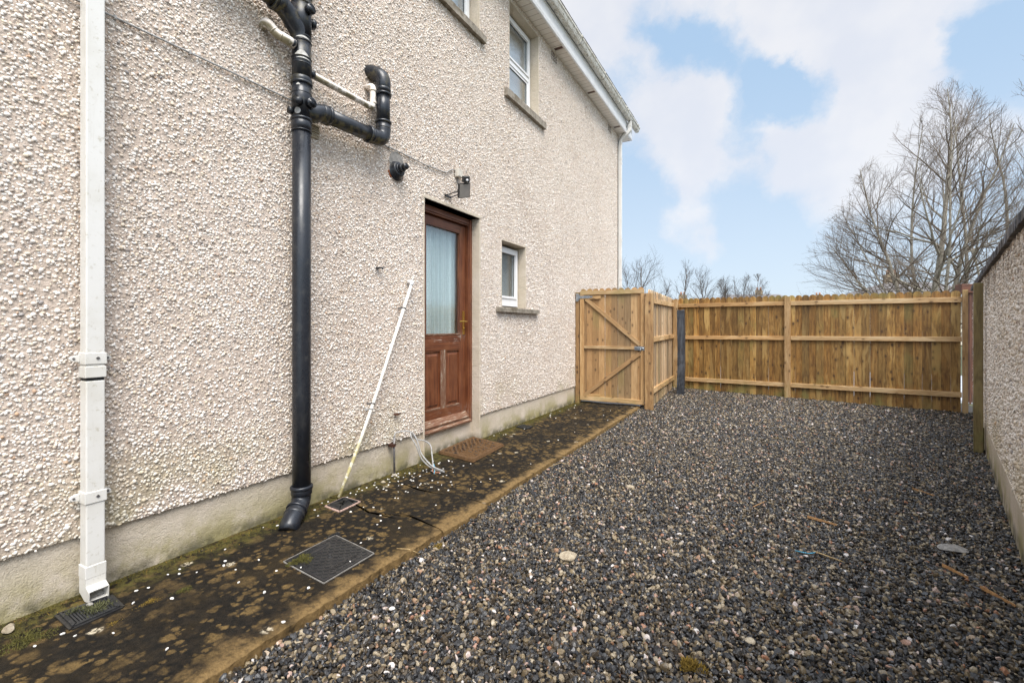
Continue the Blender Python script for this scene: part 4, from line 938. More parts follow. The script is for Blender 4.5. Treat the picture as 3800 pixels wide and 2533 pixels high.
def grate(name, Q, label, rim, nb, diag=False, cat='drain grate'):
    Q = [Vector(v) for v in Q]; t = empty(name, (Q[0] + Q[2]) / 2 , label, cat, 'drain grates in the path')
    mb = MB()
    def strip(u0, v0, u1, v1, w_, z0, z1, m_=mb):
        a, b = quadpt(Q, u0, v0), quadpt(Q, u1, v1); m_.beam((a.x, a.y, (z0 + z1) / 2), (b.x, b.y, (z0 + z1) / 2), z1 - z0, w_)
    mb2 = MB()
    for (a, b, c, d) in ((0, 0, 1, 0), (1, 0, 1, 1), (1, 1, 0, 1), (0, 1, 0, 0)): strip(a, b, c, d, .016, .0, .006, mb2)
    mb2.build('rim', rim, t)
    for (a, b, c, d) in ((.07, .07, .93, .07), (.93, .07, .93, .93), (.93, .93, .07, .93), (.07, .93, .07, .07)): strip(a, b, c, d, .014, .0005, .011)
    mb.build('frame', 'iron', t)
    m3 = MB(); p = [quadpt(Q, *uv, .003) for uv in ((.05, .05), (.95, .05), (.95, .95), (.05, .95))]; m3.add(p, [(0, 1, 2, 3)]); m3.build('sump_shade', 'dark', t)  # flat black sheet standing in for the shaded hole under the bars
    for i in range(nb):
        s = (i + 1) / (nb + 1); m4 = MB()
        if diag:
            if s < .5: strip(.1 + .8 * s, .1, .5, .5 - 0 * s, .006, .003, .010, m4); strip(.1 + .8 * s, .9, .5, .5, .006, .003, .0098, m4)
            else: strip(.9, .1 + .8 * (s - .5) * 2 * .45, .5, .5, .006, .003, .0096, m4); strip(.1, .1 + .8 * (s - .5) * 2 * .9, .5, .5, .006, .003, .0094, m4)
        else: strip(.1 + .8 * s, .1, .1 + .8 * s, .9, .006, .003, .010, m4)
        m4.build('bar', 'iron', t)
    if diag: pass
    return t
grate('drain_grate', [(-2.597, 2.068, 0), (-2.62, 2.241, 0), (-2.457, 2.235, 0), (-2.444, 2.053, 0)], 'small square black drain grate with pink rim at the foot of the leaning white pipe', 'pink', 12, True)
grate('drain_grate', [(-2.60, .735, 0), (-2.575, .905, 0), (-2.425, .893, 0), (-2.425, .729, 0)], 'black slotted drain grate half covered by weeds under the white downpipe shoe', 'cover', 13)
grate('drain_grate', [(-2.655, 4.86, 0), (-2.655, 5.0, 0), (-2.50, 4.98, 0), (-2.49, 4.82, 0)], 'small black drain grate in the path beyond the doormat, below the small window', 'iron', 9)
# manhole cover
Q = [Vector(v) for v in ((-2.172, 1.472, 0), (-2.185, 1.808, 0), (-1.829, 1.762, 0), (-1.822, 1.440, 0))]
t = empty('manhole_cover', (-2.0, 1.62, 0), 'square black inspection cover with raised tread pattern set in the path', 'manhole cover')
mb = MB(); top = [quadpt(Q, u, v, .007) for u, v in ((.02, .02), (.98, .02), (.98, .98), (.02, .98))]; bot = [Vector((p.x, p.y, -.03)) for p in top]; mb.add(bot + top, [(0, 3, 2, 1), (4, 5, 6, 7), (0, 1, 5, 4), (1, 2, 6, 5), (2, 3, 7, 6), (3, 0, 4, 7)]); mb.build('plate', 'cover', t)
mb = MB()
for (a, b, c, d) in ((0, 0, 1, 0), (1, 0, 1, 1), (1, 1, 0, 1), (0, 1, 0, 0)):
    p0, p1 = quadpt(Q, a, b), quadpt(Q, c, d)
    for k in range(14):
        s0, s1 = k / 14, (k + 1) / 14; u0, u1 = p0.lerp(p1, s0), p0.lerp(p1, s1); mb.beam((u0.x, u0.y, .002), (u1.x, u1.y, .002), .006, .004)
mb.build('rim', 'slate', t)
mb = MB(); N = 14
for i in range(N):
    for j in range(N):
        u, v = .05 + .9 * (i + .5) / N, .05 + .9 * (j + .5) / N
        if (abs(v - .17) < .06 and .2 < u < .75) or (abs(v - .83) < .065 and .25 < u < .8) or math.hypot(u - .5, v - .5) < .05: continue
        p = quadpt(Q, u, v, .0085)
        s = 1 if (i + j) % 2 else -1
        mb.obox(p, (1, 1, 0), (-1, 1, 0), (0, 0, 1), (.0105 if s > 0 else .0024, .0024 if s > 0 else .0105, .0024))
mb.build('tread', 'cover', t)
mb = MB(); c_ = quadpt(Q, .5, .5, .008); pts = [c_ + Vector((.013 * math.cos(a), .013 * math.sin(a), 0)) for a in np.linspace(0, 2 * math.pi, 17)]; mb.tube(pts, .0022, 6, caps=False)
pts = []
for a in np.linspace(0, 2 * math.pi, 33): pts.append(quadpt(Q, .47 + .25 * math.cos(a), .17 + .045 * math.sin(a), .008))
mb.tube(pts, .0018, 6, caps=False); mb.build('moulded_ring', 'cover', t)
def text_obj(txt, loc, rz, size, mt_, parent, name='lettering', ext=.0015):
    cu = bpy.data.curves.new(name, 'FONT'); cu.body = txt; cu.size = size; cu.extrude = ext; cu.align_x = 'CENTER'; cu.align_y = 'CENTER'
    o = bpy.data.objects.new(name, cu); COL.objects.link(o); dg = bpy.context.evaluated_depsgraph_get(); dg.update()
    me = bpy.data.meshes.new_from_object(o.evaluated_get(dg)); bpy.data.objects.remove(o)
    me.materials.clear(); me.materials.append(M[mt_]); o = bpy.data.objects.new(name, me); COL.objects.link(o); o.parent = parent
    o.matrix_parent_inverse = Matrix.Translation(-parent_loc(parent)); o.location = loc; o.rotation_euler = (0, 0, rz); return o
text_obj('WREKSAM', quadpt(Q, .52, .83, .0085), R(92), .042, 'cover', t)
# moss, weeds
def tuft(name, loc, rx, ry, n, h, mt_, label, cat, blade=.002, lean=1.0, seed=1, flat=0.4):
    rnd = random.Random(seed); mb = MB()
    for k in range(n):
        a = rnd.uniform(0, 6.283); rr = math.sqrt(rnd.random()); 
        lob = 1 + .35 * math.sin(a * 3 + seed) + .2 * math.sin(a * 7 + seed * 2)
        p = Vector((loc[0] + rx * rr * lob * math.cos(a), loc[1] + ry * rr * lob * math.sin(a), loc[2] - .003))
        d = Vector((rnd.uniform(-1, 1) * lean, rnd.uniform(-1, 1) * lean, rnd.uniform(.4, 1.2))).normalized() * h * rnd.uniform(.5, 1.3) * (1.15 - rr * .7)
        s = Vector((rnd.uniform(-1, 1), rnd.uniform(-1, 1), rnd.uniform(-.3, .3))).normalized() * blade
        mb.add([p - s, p + s, p + d * .6 + s * .8, p + d, p + d * .6 - s * .8], [(0, 1, 2, 3, 4)], tint=(rnd.random(),) * 3)
    return tag(mb.build(name, mt_), label, cat)
tuft('moss_clump', (-2.095, 1.52, .008), .045, .055, 1400, .022, 'moss', 'green moss clump growing on the black inspection cover', 'moss', .0016)
tuft('moss_clump', (-2.19, 1.81, .0), .028, .035, 700, .014, 'iron', 'dark brown moss tuft at the far corner of the inspection cover', 'moss', .0018, seed=2)
tuft('weed', (-2.50, .83, .004), .05, .05, 700, .034, 'weed', 'grey-green weed growing in the drain below the white downpipe', 'weed', .002, seed=3)
tuft('weed', (-2.56, .775, .004), .02, .03, 200, .03, 'weed', 'small sprig of weed at the left end of the grate', 'weed', .002, seed=4)
tuft('moss_clump', (-2.50, .62, .0), .07, .08, 2200, .016, 'moss', 'large flat moss patch on the path below the plinth at left edge', 'moss', .0016, seed=5)
tuft('moss_clump', (-2.37, .97, .0), .025, .05, 700, .010, 'mossy', 'orange moss patch on the path right of the downpipe grate', 'moss', .0016, seed=6)
tuft('moss_clump', (-2.34, 1.09, .0), .028, .04, 800, .012, 'moss', 'green moss patch on the path midway between downpipe and stack foot', 'moss', .0016, seed=7)
tuft('moss_clump', (-2.33, .83, .0), .022, .03, 500, .008, 'mossy', 'small ochre moss patch in front of the downpipe grate', 'moss', .0016, seed=16)
tuft('moss_clump', (-.235, 1.77, -.028), .045, .028, 900, .030, 'mossy', 'yellow moss clump in the gravel at the bottom edge', 'moss', .0018, seed=8)
tuft('moss_clump', (-2.60, 1.74, .0), .05, .09, 1500, .012, 'moss', 'moss growing round the foot of the black stack', 'moss', .0016, seed=9)
tuft('moss_clump', (-1.63, 2.06, -.04), .02, .03, 400, .022, 'mossy', 'brown moss tuft under the broken edge of the path', 'moss', .0016, seed=10)
tuft('moss_clump', (-1.55, 2.72, -.035), .03, .06, 700, .018, 'moss', 'moss tuft in the gravel beside the path joint', 'moss', .0016, seed=11)
tuft('moss_clump', (.15, 5.9, -.035), .08, .03, 500, .02, 'mossy', 'low yellow moss streak in the gravel in front of the back fence', 'moss', .002, seed=12)
def moss_strip():
    rnd = random.Random(33); mb = MB()
    for k in range(9000):
        y = rnd.uniform(.4, 6.85)
        if 3.2 < y < 4.11: continue
        wd = .03 + .035 * (1 + math.sin(y * 5) * math.sin(y * 1.9))
        if 2.1 < y < 3.2: wd *= 1.9
        x = WX - .012 + abs(rnd.gauss(0, wd)) ; p = Vector((x, y, -.003)); d = Vector((rnd.uniform(-1, 1), rnd.uniform(-1, 1), rnd.uniform(.5, 1.4))).normalized() * rnd.uniform(.006, .017)
        s = Vector((rnd.uniform(-1, 1), rnd.uniform(-1, 1), 0)).normalized() * .0022; mb.add([p - s, p + s, p + d], [(0, 1, 2)], mi=0 if rnd.random() < .8 else 1)
    return tag(mb.build('moss', ['moss', 'mossy']), 'low moss growing along the joint of path and plinth', 'moss', kind='stuff')
moss_strip()
# loose white pebbles fallen on the path (individuals)
def pebble_mesh(name, seed, sx, sy, sz, mt_, sub=2):
    import bmesh
    rnd = random.Random(seed); bm = bmesh.new(); bmesh.ops.create_icosphere(bm, subdivisions=sub, radius=1)
    pl = [(Vector((rnd.uniform(-1, 1), rnd.uniform(-1, 1), rnd.uniform(-1, 1))).normalized(), rnd.uniform(.55, .9)) for _ in range(9)]
    for v in bm.verts:
        for n_, d_ in pl:
            dt = v.co.dot(n_)
            if dt > d_: v.co -= n_ * (dt - d_)
        v.co.x *= sx; v.co.y *= sy; v.co.z *= sz
    me = bpy.data.meshes.new(name); bm.to_mesh(me); bm.free(); me.materials.append(M[mt_])
    return me
pm = [pebble_mesh('white_pebble', s, .0095, .0065, .0045, 'white') for s in range(5)]
rp = random.Random(21); spots = []
KN = [(-2.52, .98), (-2.50, 1.02), (-2.42, .93), (-2.31, 1.03), (-2.25, .80), (-2.36, .72), (-2.42, .70), (-2.55, 1.12), (-2.51, 1.15), (-2.45, 1.20), (-2.40, 1.30), (-2.44, 1.33), (-2.30, 1.42), (-2.12, 1.40), (-2.18, 1.25), (-1.97, 1.80), (-1.85, 1.38), (-1.86, 1.63), (-2.03, 1.47), (-1.93, 2.06), (-2.08, 2.03)]
spots += KN
while len(spots) < 150:
    y = rp.uniform(.6, 6.7) if rp.random() < .5 else rp.gauss(2.75, .35)
    x = WX + .03 + abs(rp.gauss(0, .22)) if rp.random() < .7 else rp.uniform(-2.65, -1.72)
    if x > -1.72 or y < .5 or y > 6.8 or (3.35 < y < 4.15 and x < -2.28): continue
    if -2.19 < x < -1.82 and 1.44 < y < 1.81: continue
    spots.append((x, y))
for i, (x, y) in enumerate(spots):
    o = bpy.data.objects.new('white_pebble', pm[i % 5]); COL.objects.link(o); z = .0035 + (.008 if (-2.19 < x < -1.82 and 1.44 < y < 1.81) else 0)
    o.location = (x, y, z); s = rp.uniform(.55, 1.15); o.scale = (s, s, s); o.rotation_euler = (0, 0, rp.uniform(0, 6.28)); tag(o, 'small loose white dash pebble lying on the mossy concrete path', 'pebble', 'loose white pebbles on the path')
def stone(name, loc, s, mt_, seed, label, rz=0, tilt=0, cat='stone'):
    o = bpy.data.objects.new(name, pebble_mesh(name, seed, *s, mt_, 3)); COL.objects.link(o); o.location = loc; o.rotation_euler = (tilt, 0, rz); return tag(o, label, cat)
stone('stone', (-2.62, .60, .016), (.022, .02, .018), 'buff', 3, 'rough pale stone on the moss beside the plinth at far left')
stone('stone', (-.93, 2.28, -.02), (.055, .040, .022), 'buff', 8, 'large buff lump of stone or mortar in the middle of the gravel', .5)
stone('stone', (.91, 3.42, -.025), (.075, .045, .012), 'slate', 9, 'flat grey slab of slate in the gravel near the right wall', .3, .1)
stone('stone', (-.93, 3.55, -.03), (.04, .03, .015), 'buff', 12, 'pale flat stone in the gravel beyond the large buff lump')
stone('stone', (-2.60, 2.60, .010), (.022, .018, .011), 'buff', 14, 'pale chip of mortar lying by the leaning pipe grate')
stone('stone', (-2.545, .825, .016), (.016, .012, .004), 'slate', 15, 'little grey slate chip resting on the weedy grate', .4, .3)
stone('stone', (-.06, 2.02, -.026), (.024, .020, .014), 'buff', 19, 'rounded olive stone in the gravel close to the camera', .4)
# sticks, straws, wire
def stick(name, a, b, r_, mt_, label, cat, flat=False, bend=.0):
    a = Vector(a); b = Vector(b); m_ = (a + b) / 2 + Vector((0, 0, bend)); mb = MB()
    if flat: mb.beam(a, m_, r_ * 3, r_, up=(0, .2, 1)); mb.beam(m_, b, r_ * 2.2, r_ * .9, up=(0, .2, 1))
    else: mb.tube([a, a.lerp(m_, .5), m_, m_.lerp(b, .5), b], [r_ * .8, r_, r_, r_ * .8, r_ * .4], 6)
    return tag(mb.build(name, mt_), label, cat)
gz = -.026
stick('wood_splinter', (.235, 3.54, gz), (.385, 3.48, gz), .005, 'splint', 'pale wood splinter lying mid gravel, farthest from camera', 'wood splinter', True)
stick('twig', (.225, 3.01, gz), (.36, 2.945, gz), .0035, 'straw', 'thin straight pale twig beside the blue wire', 'twig')
mb = MB(); mb.tube(fillet([(.14, 2.965, gz), (.18, 2.95, gz + .006), (.205, 2.965, gz), (.235, 2.985, gz + .004)], .02), .0026, 6); tag(mb.build('wire_offcut', 'blue'), 'short bright blue wire offcut lying on the gravel', 'wire')
stick('wood_splinter', (.89, 2.98, gz), (.965, 2.85, gz), .005, 'splint', 'bright orange wood splinter near the foot of the right wall', 'wood splinter', True)
stick('wood_splinter', (.80, 3.16, gz), (.87, 3.06, gz), .005, 'splint', 'brown weathered wood splinter behind the bright orange one', 'wood splinter', True)
stick('straw', (-1.76, 1.86, .004), (-1.655, 1.93, -.03), .002, 'straw', 'bent straw hanging over the path edge near the cover', 'straw', bend=.012)
stick('straw', (-1.66, 3.65, -.01), (-1.52, 3.83, gz), .0022, 'straw', 'dry straw arching from the path edge halfway to the gate', 'straw', bend=.03)
stick('straw', (-1.56, 4.05, gz), (-1.42, 3.92, gz), .002, 'straw', 'dry straw on the gravel just beyond the arching one', 'straw', bend=.015)
stick('straw', (-1.38, 4.9, gz), (-1.10, 4.72, gz), .0028, 'straw', 'long dry stalk lying on the gravel before the gate post', 'straw', bend=.01)
stick('wood_splinter', (.98, 4.55, gz), (1.08, 4.44, gz), .004, 'splint', 'small reddish wood splinter near the right wall plinth', 'wood splinter', True)
stick('twig', (-.08, 3.55, gz), (.0, 3.72, gz), .003, 'splint', 'short brown twig in the centre of the gravel', 'twig')
# bit of white paper/limescale blotches are part of the path material

# ================================================================== GRAVEL (stuff)
def ico(sub):
    import bmesh
    bm = bmesh.new(); bmesh.ops.create_icosphere(bm, subdivisions=sub, radius=1.0); v = np.array([x.co[:] for x in bm.verts]); f = np.array([[q.index for q in p.verts] for p in bm.faces]); bm.free(); return v, f
def variants(sub, n, rnd):
    v, f = ico(sub); out = []
    for i in range(n):
        w_ = v.copy()
        for _ in range(8):
            nn_ = rnd.normal(size=3); nn_ /= np.linalg.norm(nn_); d_ = rnd.uniform(.45, .85); dt = w_ @ nn_; k = dt > d_; w_[k] -= nn_ * (dt[k] - d_)[:, None]
        w_ *= np.array([1, rnd.uniform(.6, .9), rnd.uniform(.40, .7)]); out.append(w_)
    return out, f
def rwall_x(y): return 1.24 + .256 * (y - 3.6)
def scatter_gravel(y0, y1, pitch, sub, size, layers, rnd, smooth):
    var, f = variants(sub, 28, rnd); Vs, Fs, Ts = [], [], []; off = 0
    pts = []
    for L in range(layers):
        x, y = jitter(-1.78, 2.75, y0, y1, pitch, rnd)
        ok = (x < rwall_x(y) + .02) & (x > -1.69 + .006) & (y < 10.05 - .22 * (x + 1.55))
        # only what can be seen from the camera or from a step to the side
        a = x * .8729 + y * .4879; b = -x * .4879 + y * .8729
        ok &= (b > .3) & (np.abs(a / np.maximum(b, .1)) < 1.35)
        x, y = x[ok], y[ok]; n = len(x)
        bump = .006 * blobnoise(x, y, 2.3) + .004 * blobnoise(x, y, 6.1)
        z = -.046 + bump + L * .0075 + rnd.uniform(-.004, .006, n); pts.append(np.stack([x, y, z], 1))
    P = np.concatenate(pts); n = len(P); vi = rnd.integers(0, len(var), n)
    q_ = rnd.normal(size=(n, 4)); q_[:, 1:3] *= .55; q_ /= np.linalg.norm(q_, axis=1)[:, None]; w_, x_, y_, z_ = q_.T
    Rm = np.stack([1 - 2 * (y_ * y_ + z_ * z_), 2 * (x_ * y_ - z_ * w_), 2 * (x_ * z_ + y_ * w_), 2 * (x_ * y_ + z_ * w_), 1 - 2 * (x_ * x_ + z_ * z_), 2 * (y_ * z_ - x_ * w_), 2 * (x_ * z_ - y_ * w_), 2 * (y_ * z_ + x_ * w_), 1 - 2 * (x_ * x_ + y_ * y_)], 1).reshape(n, 3, 3)
    s = size * .5 * np.clip(rnd.lognormal(0, .30, n), .55, 1.9)
    VA = np.array(var)[vi] * s[:, None, None]
    V = np.einsum('nij,nkj->nki', Rm, VA) + P[:, None, :]
    nv = V.shape[1]; F = (f[None] + (np.arange(n) * nv)[:, None, None]).reshape(-1, 3)
    tt = rnd.uniform(0, 1, (n, 3)); 
    return V.reshape(-1, 3), F, np.repeat(tt, nv, axis=0)
r2 = np.random.default_rng(5)
parts = [scatter_gravel(.9, 3.2, .0155, 2, .0235, 2, r2, False), scatter_gravel(3.2, 5.6, .0165, 1, .0245, 2, r2, False), scatter_gravel(5.6, 10.0, .0215, 1, .030, 2, r2, False)]
off = 0; Vs, Fs, Ts = [], [], []
for v, f, t_ in parts: Vs.append(v); Fs.append(f + off); Ts.append(t_); off += len(v)
go = npmesh('gravel', np.concatenate(Vs), np.concatenate(Fs), 'gravel', np.concatenate(Ts), False)
tag(go, 'loose dark grey and tan angular gravel covering the yard', 'gravel', kind='stuff')

# ================================================================== RIGHT WALL
wd = Vector((.256, 1, 0)).normalized(); wn_ = Vector((-wd.y, wd.x, 0))   # normal towards the yard
def rp_(s, o, z): p = Vector((1.24, 3.6, 0)) + wd * s + wn_ * o; return Vector((p.x, p.y, z))
bw = empty('boundary_wall', (1.7, 5.5, 0), 'pebbledashed garden wall with dark coping along the right side', 'wall')
S0, S1 = -4.2, 5.68
def rbox(mb, s0, s1, o0, o1, z0, z1, tint=None): c = (rp_(s0, o0, z0) + rp_(s1, o1, z1)) / 2; mb.obox(c, wn_, wd, (0, 0, 1), (abs(o1 - o0) / 2, (s1 - s0) / 2, (z1 - z0) / 2), tint)
mb = MB(); rbox(mb, S0, S1, -.20, -.012, -.3, 1.74); mb.build('wall_core', 'render', bw)
mb = MB(); rbox(mb, S0, S1, -.011, .012, -.3, .232); mb.build('plinth', 'render', bw)
ss, zz = jitter(-1.5, S1, .236, 1.735, .0155, rng); k = rng.uniform(0, 1, len(ss)) < .95; ss, zz = ss[k], zz[k]
P = np.stack([1.24 + wd.x * ss + wn_.x * .0, 3.6 + wd.y * ss + wn_.y * .0, zz], 1); P += np.array(wn_) * rng.uniform(-.002, .005, len(ss))[:, None]
v, f, t_ = dome_cloud(P, np.array(wd), np.array([0, 0, 1.]), np.array(wn_), 6, .0215, rng, .8)
bv = np.array([rp_(S0, 0, .228), rp_(S1, 0, .228), rp_(S1, 0, 1.742), rp_(S0, 0, 1.742)]); 
V = np.concatenate([v, bv]); F = np.concatenate([f, np.array([(0, 1, 2), (0, 2, 3)]) + len(v)]); mi = np.zeros(len(F), int); mi[-2:] = 1
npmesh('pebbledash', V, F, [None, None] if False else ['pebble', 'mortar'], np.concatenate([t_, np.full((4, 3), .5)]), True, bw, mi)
mb = MB(); s = S0
while s < S1 - .01:
    L = min(random.uniform(.035, .075), S1 - s); rbox(mb, s, s + L - .003, -.22, .030 + random.uniform(-.004, .004), 1.745, 1.803 + random.uniform(-.003, .003)); s += L
mb.build('coping', 'cop', bw)
# post standing against it
mb = MB(); t = empty('timber_post', rp_(2.72, .06, -.05), 'greenish square timber post standing against the right pebbledash wall', 'post')
rbox(mb, 2.70, 2.775, .030, .098, -.12, 1.655); mb.build('post', 'greenpost', t, bevel=.004)
mb = MB(); rbox(mb, 2.80, 2.84, .018, .045, -.12, .20); mb.build('offcut', 'greenpost', t)
mb = MB(); mb.obox((2.92, 10.35, 1.86), (.97, .2, 0), (-.2, .97, 0), (0, 0, 1), (.11, .09, .075)); mb.obox((2.96, 10.36, .85), (.97, .2, 0), (-.2, .97, 0), (0, 0, 1), (.03, .06, .94)); tag(mb.build('timber_post', 'redwood', bevel=.006), 'dark red-brown timber post top behind the right end of the fence', 'post')

# ================================================================== FENCES AND GATE
def board_profile(w_, h0, h1, n=8):
    pts = [(0, h0), (w_, h0)]; r_ = .05
    for k in range(n + 1):
        a = math.pi * k / n; pts.append((w_ / 2 + w_ / 2 * math.cos(a), h1 - r_ + r_ * math.sin(a)))
    return pts
def boards(a, b, z0f, z1f, pitch, w_, thk, nrm, mt_, parent, name='board_panel', dj=.003):
    a = Vector(a); b = Vector(b); d = b - a; L = d.length; d.normalize(); n = int(L / pitch); mb = MB(); rr = random.Random(int(L * 1000))
    for i in range(n):
        s = i * pitch + (L - n * pitch) / 2; p = a + d * (s + rr.uniform(-.0012, .0012)); f_ = s / L
        mb.prism(board_profile(w_ + rr.choice((0, 0, 0, 0, -.0035)) + rr.uniform(-.001, .0006), z0f(f_) - rr.uniform(0, .01), z1f(f_) + rr.uniform(-.004, .004)), tuple(p + nrm * (dj * (i % 2) + rr.uniform(0, .004))), d, (0, 0, 1), nrm, -thk)
    return mb.build(name, mt_, parent)
# back fence
fa, fb = Vector((-1.82, 9.953, 0)), Vector((2.50, 9.012, 0)); fd_ = (fb - fa).normalized(); fn_ = Vector((fd_.y, -fd_.x, 0))     # towards camera
bf_ = empty('back_fence', (.4, 9.5, 0), 'orange-brown round-topped board fence with three rails across the back of the yard', 'fence')
FL = (fb - fa).length
boards(fa - fn_ * .03, fb - fn_ * .03, lambda f: -.02 - .02 * f, lambda f: 1.818 - .060 * f, .1045, .1050, .016, fn_, 'fence', bf_, dj=.009)
def fpt(s, o, z): p = fa + fd_ * s + fn_ * o; return Vector((p.x, p.y, z))
mid = 2.205
for (s0, s1) in ((.24, mid - .045), (mid + .045, FL - .005)):
    for (za, zb, hh) in ((1.668, 1.620, .075), (1.010, 1.040, .072), (.155, .228, .075)):
        mb = MB(); za_ = za + (zb - za) * s0 / FL; zb_ = za + (zb - za) * s1 / FL; mb.beam(fpt(s0, -.006, za_), fpt(s1, -.006, zb_), hh, .040, tint=(random.uniform(.55, 1), random.random(), .2)); mb.build('rail', 'rail', bf_, bevel=.003)
for s, zt, hw_ in ((.185, 1.785, .045), (mid, 1.765, .0445), (FL + .030, 1.76, .030)):
    mb = MB(); c = fpt(s, .0, 0); mb.obox((c.x, c.y, zt / 2 - .06), fd_, fn_, (0, 0, 1), (hw_, .045, zt / 2 + .06), tint=(.45, .5, .3)); mb.build('post', 'rail', bf_, bevel=.004)
# side fence
sf = empty('side_fence', (-1.55, 8.4, 0), 'short pale board fence running from the gate post back to the corner', 'fence')
sa, sb = Vector((-1.565, 7.08, 0)), Vector((-1.715, 9.93, 0)); sdn = (sb - sa).normalized(); snn = Vector((sdn.y, -sdn.x, 0))
boards(sa - snn * .0, sb - snn * .0, lambda f: -.05, lambda f: 1.80 + .02 * f, .1045, .1050, .016, snn, 'sidef', sf, dj=.009)
for za, zb in ((1.625, 1.68), (1.025, 1.035), (.225, .17)):
    mb = MB(); mb.beam(sa + snn * .022 + Vector((0, 0, za)), sb + snn * .022 + Vector((0, 0, zb)), .078, .042, tint=(.85, .5, .2)); mb.build('rail', 'rail', sf, bevel=.003)
# gate posts
mb = MB(); mb.obox((-1.552, 7.045, .83), (1, .09, 0), (-.09, 1, 0), (0, 0, 1), (.062, .052, .90), tint=(.6, .5, .2)); tag(mb.build('gate_post', 'post', bevel=.005), 'thick square timber post on the latch side of the gate', 'post')
mb = MB(); mb.obox((-2.664, 6.965, .88), (1, 0, 0), (0, 1, 0), (0, 0, 1), (.030, .045, .90), tint=(.4, .5, .3)); tag(mb.build('gate_post', 'post', bevel=.003), 'slim timber post fixed to the house wall on the hinge side of the gate', 'post')
# gate
gt = empty('gate', (-2.12, 6.99, 0), 'closed wooden garden gate with Z bracing and scalloped board top', 'gate')
ga, gb_ = Vector((-2.628, 6.965, 0)), Vector((-1.622, 7.06, 0)); gd_ = (gb_ - ga).normalized(); gn_ = Vector((gd_.y, -gd_.x, 0)); GL = (gb_ - ga).length
boards(ga, gb_, lambda f: .055 - .01 * f, lambda f: 1.835 - .005 * f, .1, .0975, .016, gn_, 'gate', gt)
def gpt(s, o, z): p = ga + gd_ * s + gn_ * o; return Vector((p.x, p.y, z))
def gbeam(name, s0, z0, s1, z1, w_, mt_='rail', th=.034, o=.018, up=None, tint=None):
    mb = MB(); a, b = gpt(s0, o, z0), gpt(s1, o, z1); side = gn_
    d = (b - a).normalized(); mb.obox((a + b) / 2, gn_, d.cross(gn_), d, (th / 2, w_ / 2, (b - a).length / 2), tint=tint or (random.uniform(.3, .8), random.random(), .2)); mb.build(name, mt_, gt, bevel=.003)
gbeam('top_rail', .005, 1.765, GL - .005, 1.765, .065, th=.036); gbeam('bottom_rail', .005, .085, GL - .005, .070, .070, th=.036)
gbeam('stile', .036, .105, .036, 1.730, .066); gbeam('stile', GL - .03, .085, GL - .03, 1.730, .055)
gbeam('middle_rail', .071, .900, GL - .06, .895, .045)
gbeam('brace', .10, 1.67, GL - .062, .945, .058, o=.0175); gbeam('brace', .085, .135, GL - .062, .82, .058, 'gate', o=.0175)
gbeam('block', .072, 1.688, .34, 1.690, .05, o=.0172); gbeam('block', .072, .135, .33, .128, .045, o=.0172)
h = MB(); o_ = .040
h.obox(gpt(-.035, .058, 1.695), gd_, gn_, (0, 0, 1), (.020, .003, .062)); h.obox(gpt(.08, .038, 1.70), gd_, gn_, (0, 0, 1), (.085, .003, .020)); h.obox(gpt(.185, .038, 1.70), gd_, gn_, (0, 0, 1), (.025, .003, .012)); h.tube([gpt(-.008, .05, 1.65), gpt(-.008, .05, 1.745)], .008, 10)
hg = h.build('hinge', 'steel', gt, bevel=.001)
h = MB()
for s_, z_ in ((-.035, 1.74), (-.035, 1.66), (.03, 1.70), (.09, 1.70), (.15, 1.70)): p = gpt(s_, .0425 if s_ > 0 else .062, z_); h.tube([p, p + gn_ * .003], .004, 6)
h.build('screw', 'dark', hg)
h = MB(); h.obox(gpt(GL - .085, .038, .895), gd_, gn_, (0, 0, 1), (.062, .003, .028)); h.obox(gpt(GL + .015, .045, .895), gd_, gn_, (0, 0, 1), (.030, .003, .03)); h.tube([gpt(GL - .14, .048, .898), gpt(GL + .045, .052, .898)], .008, 10); h.tube(fillet([gpt(GL - .055, .05, .898), gpt(GL - .055, .062, .87), gpt(GL - .055, .056, .84)], .01), .006, 8)
h.obox(gpt(GL - .10, .05, .898), gd_, gn_, (0, 0, 1), (.006, .012, .016)); h.obox(gpt(GL - .035, .05, .898), gd_, gn_, (0, 0, 1), (.006, .012, .016)); h.build('bolt', 'steel', gt)
# black post in the corner
mb = MB(); vs = []; fs = []; rnd = random.Random(9); n = 26; H_ = 1.64
for i in range(n + 1):
    z = -.10 + H_ * i / n; cx_, cy_ = -1.405 + .010 * math.sin(z * 2) , 9.03
    for (u, v) in ((-1, -1), (0, -1.02), (1, -1), (1.0, 0), (1, 1), (0, 1), (-1, 1), (-1, 0)): vs.append((cx_ + u * .063 + rnd.uniform(-.003, .003) + z * .012 * 0, cy_ + v * .055 + rnd.uniform(-.003, .003) + .12 * u * .06, z + (rnd.uniform(-.01, .01) if i == n else 0)))
for i in range(n):
    for k in range(8): a = i * 8 + k; b = i * 8 + (k + 1) % 8; fs.append((a, b, b + 8, a + 8))
fs += [tuple(range(8))[::-1], tuple(n * 8 + k for k in range(8))]
mb.add(vs, fs); tag(mb.build('black_post', 'char'), 'old black tarred timber post in front of the fence corner', 'post')

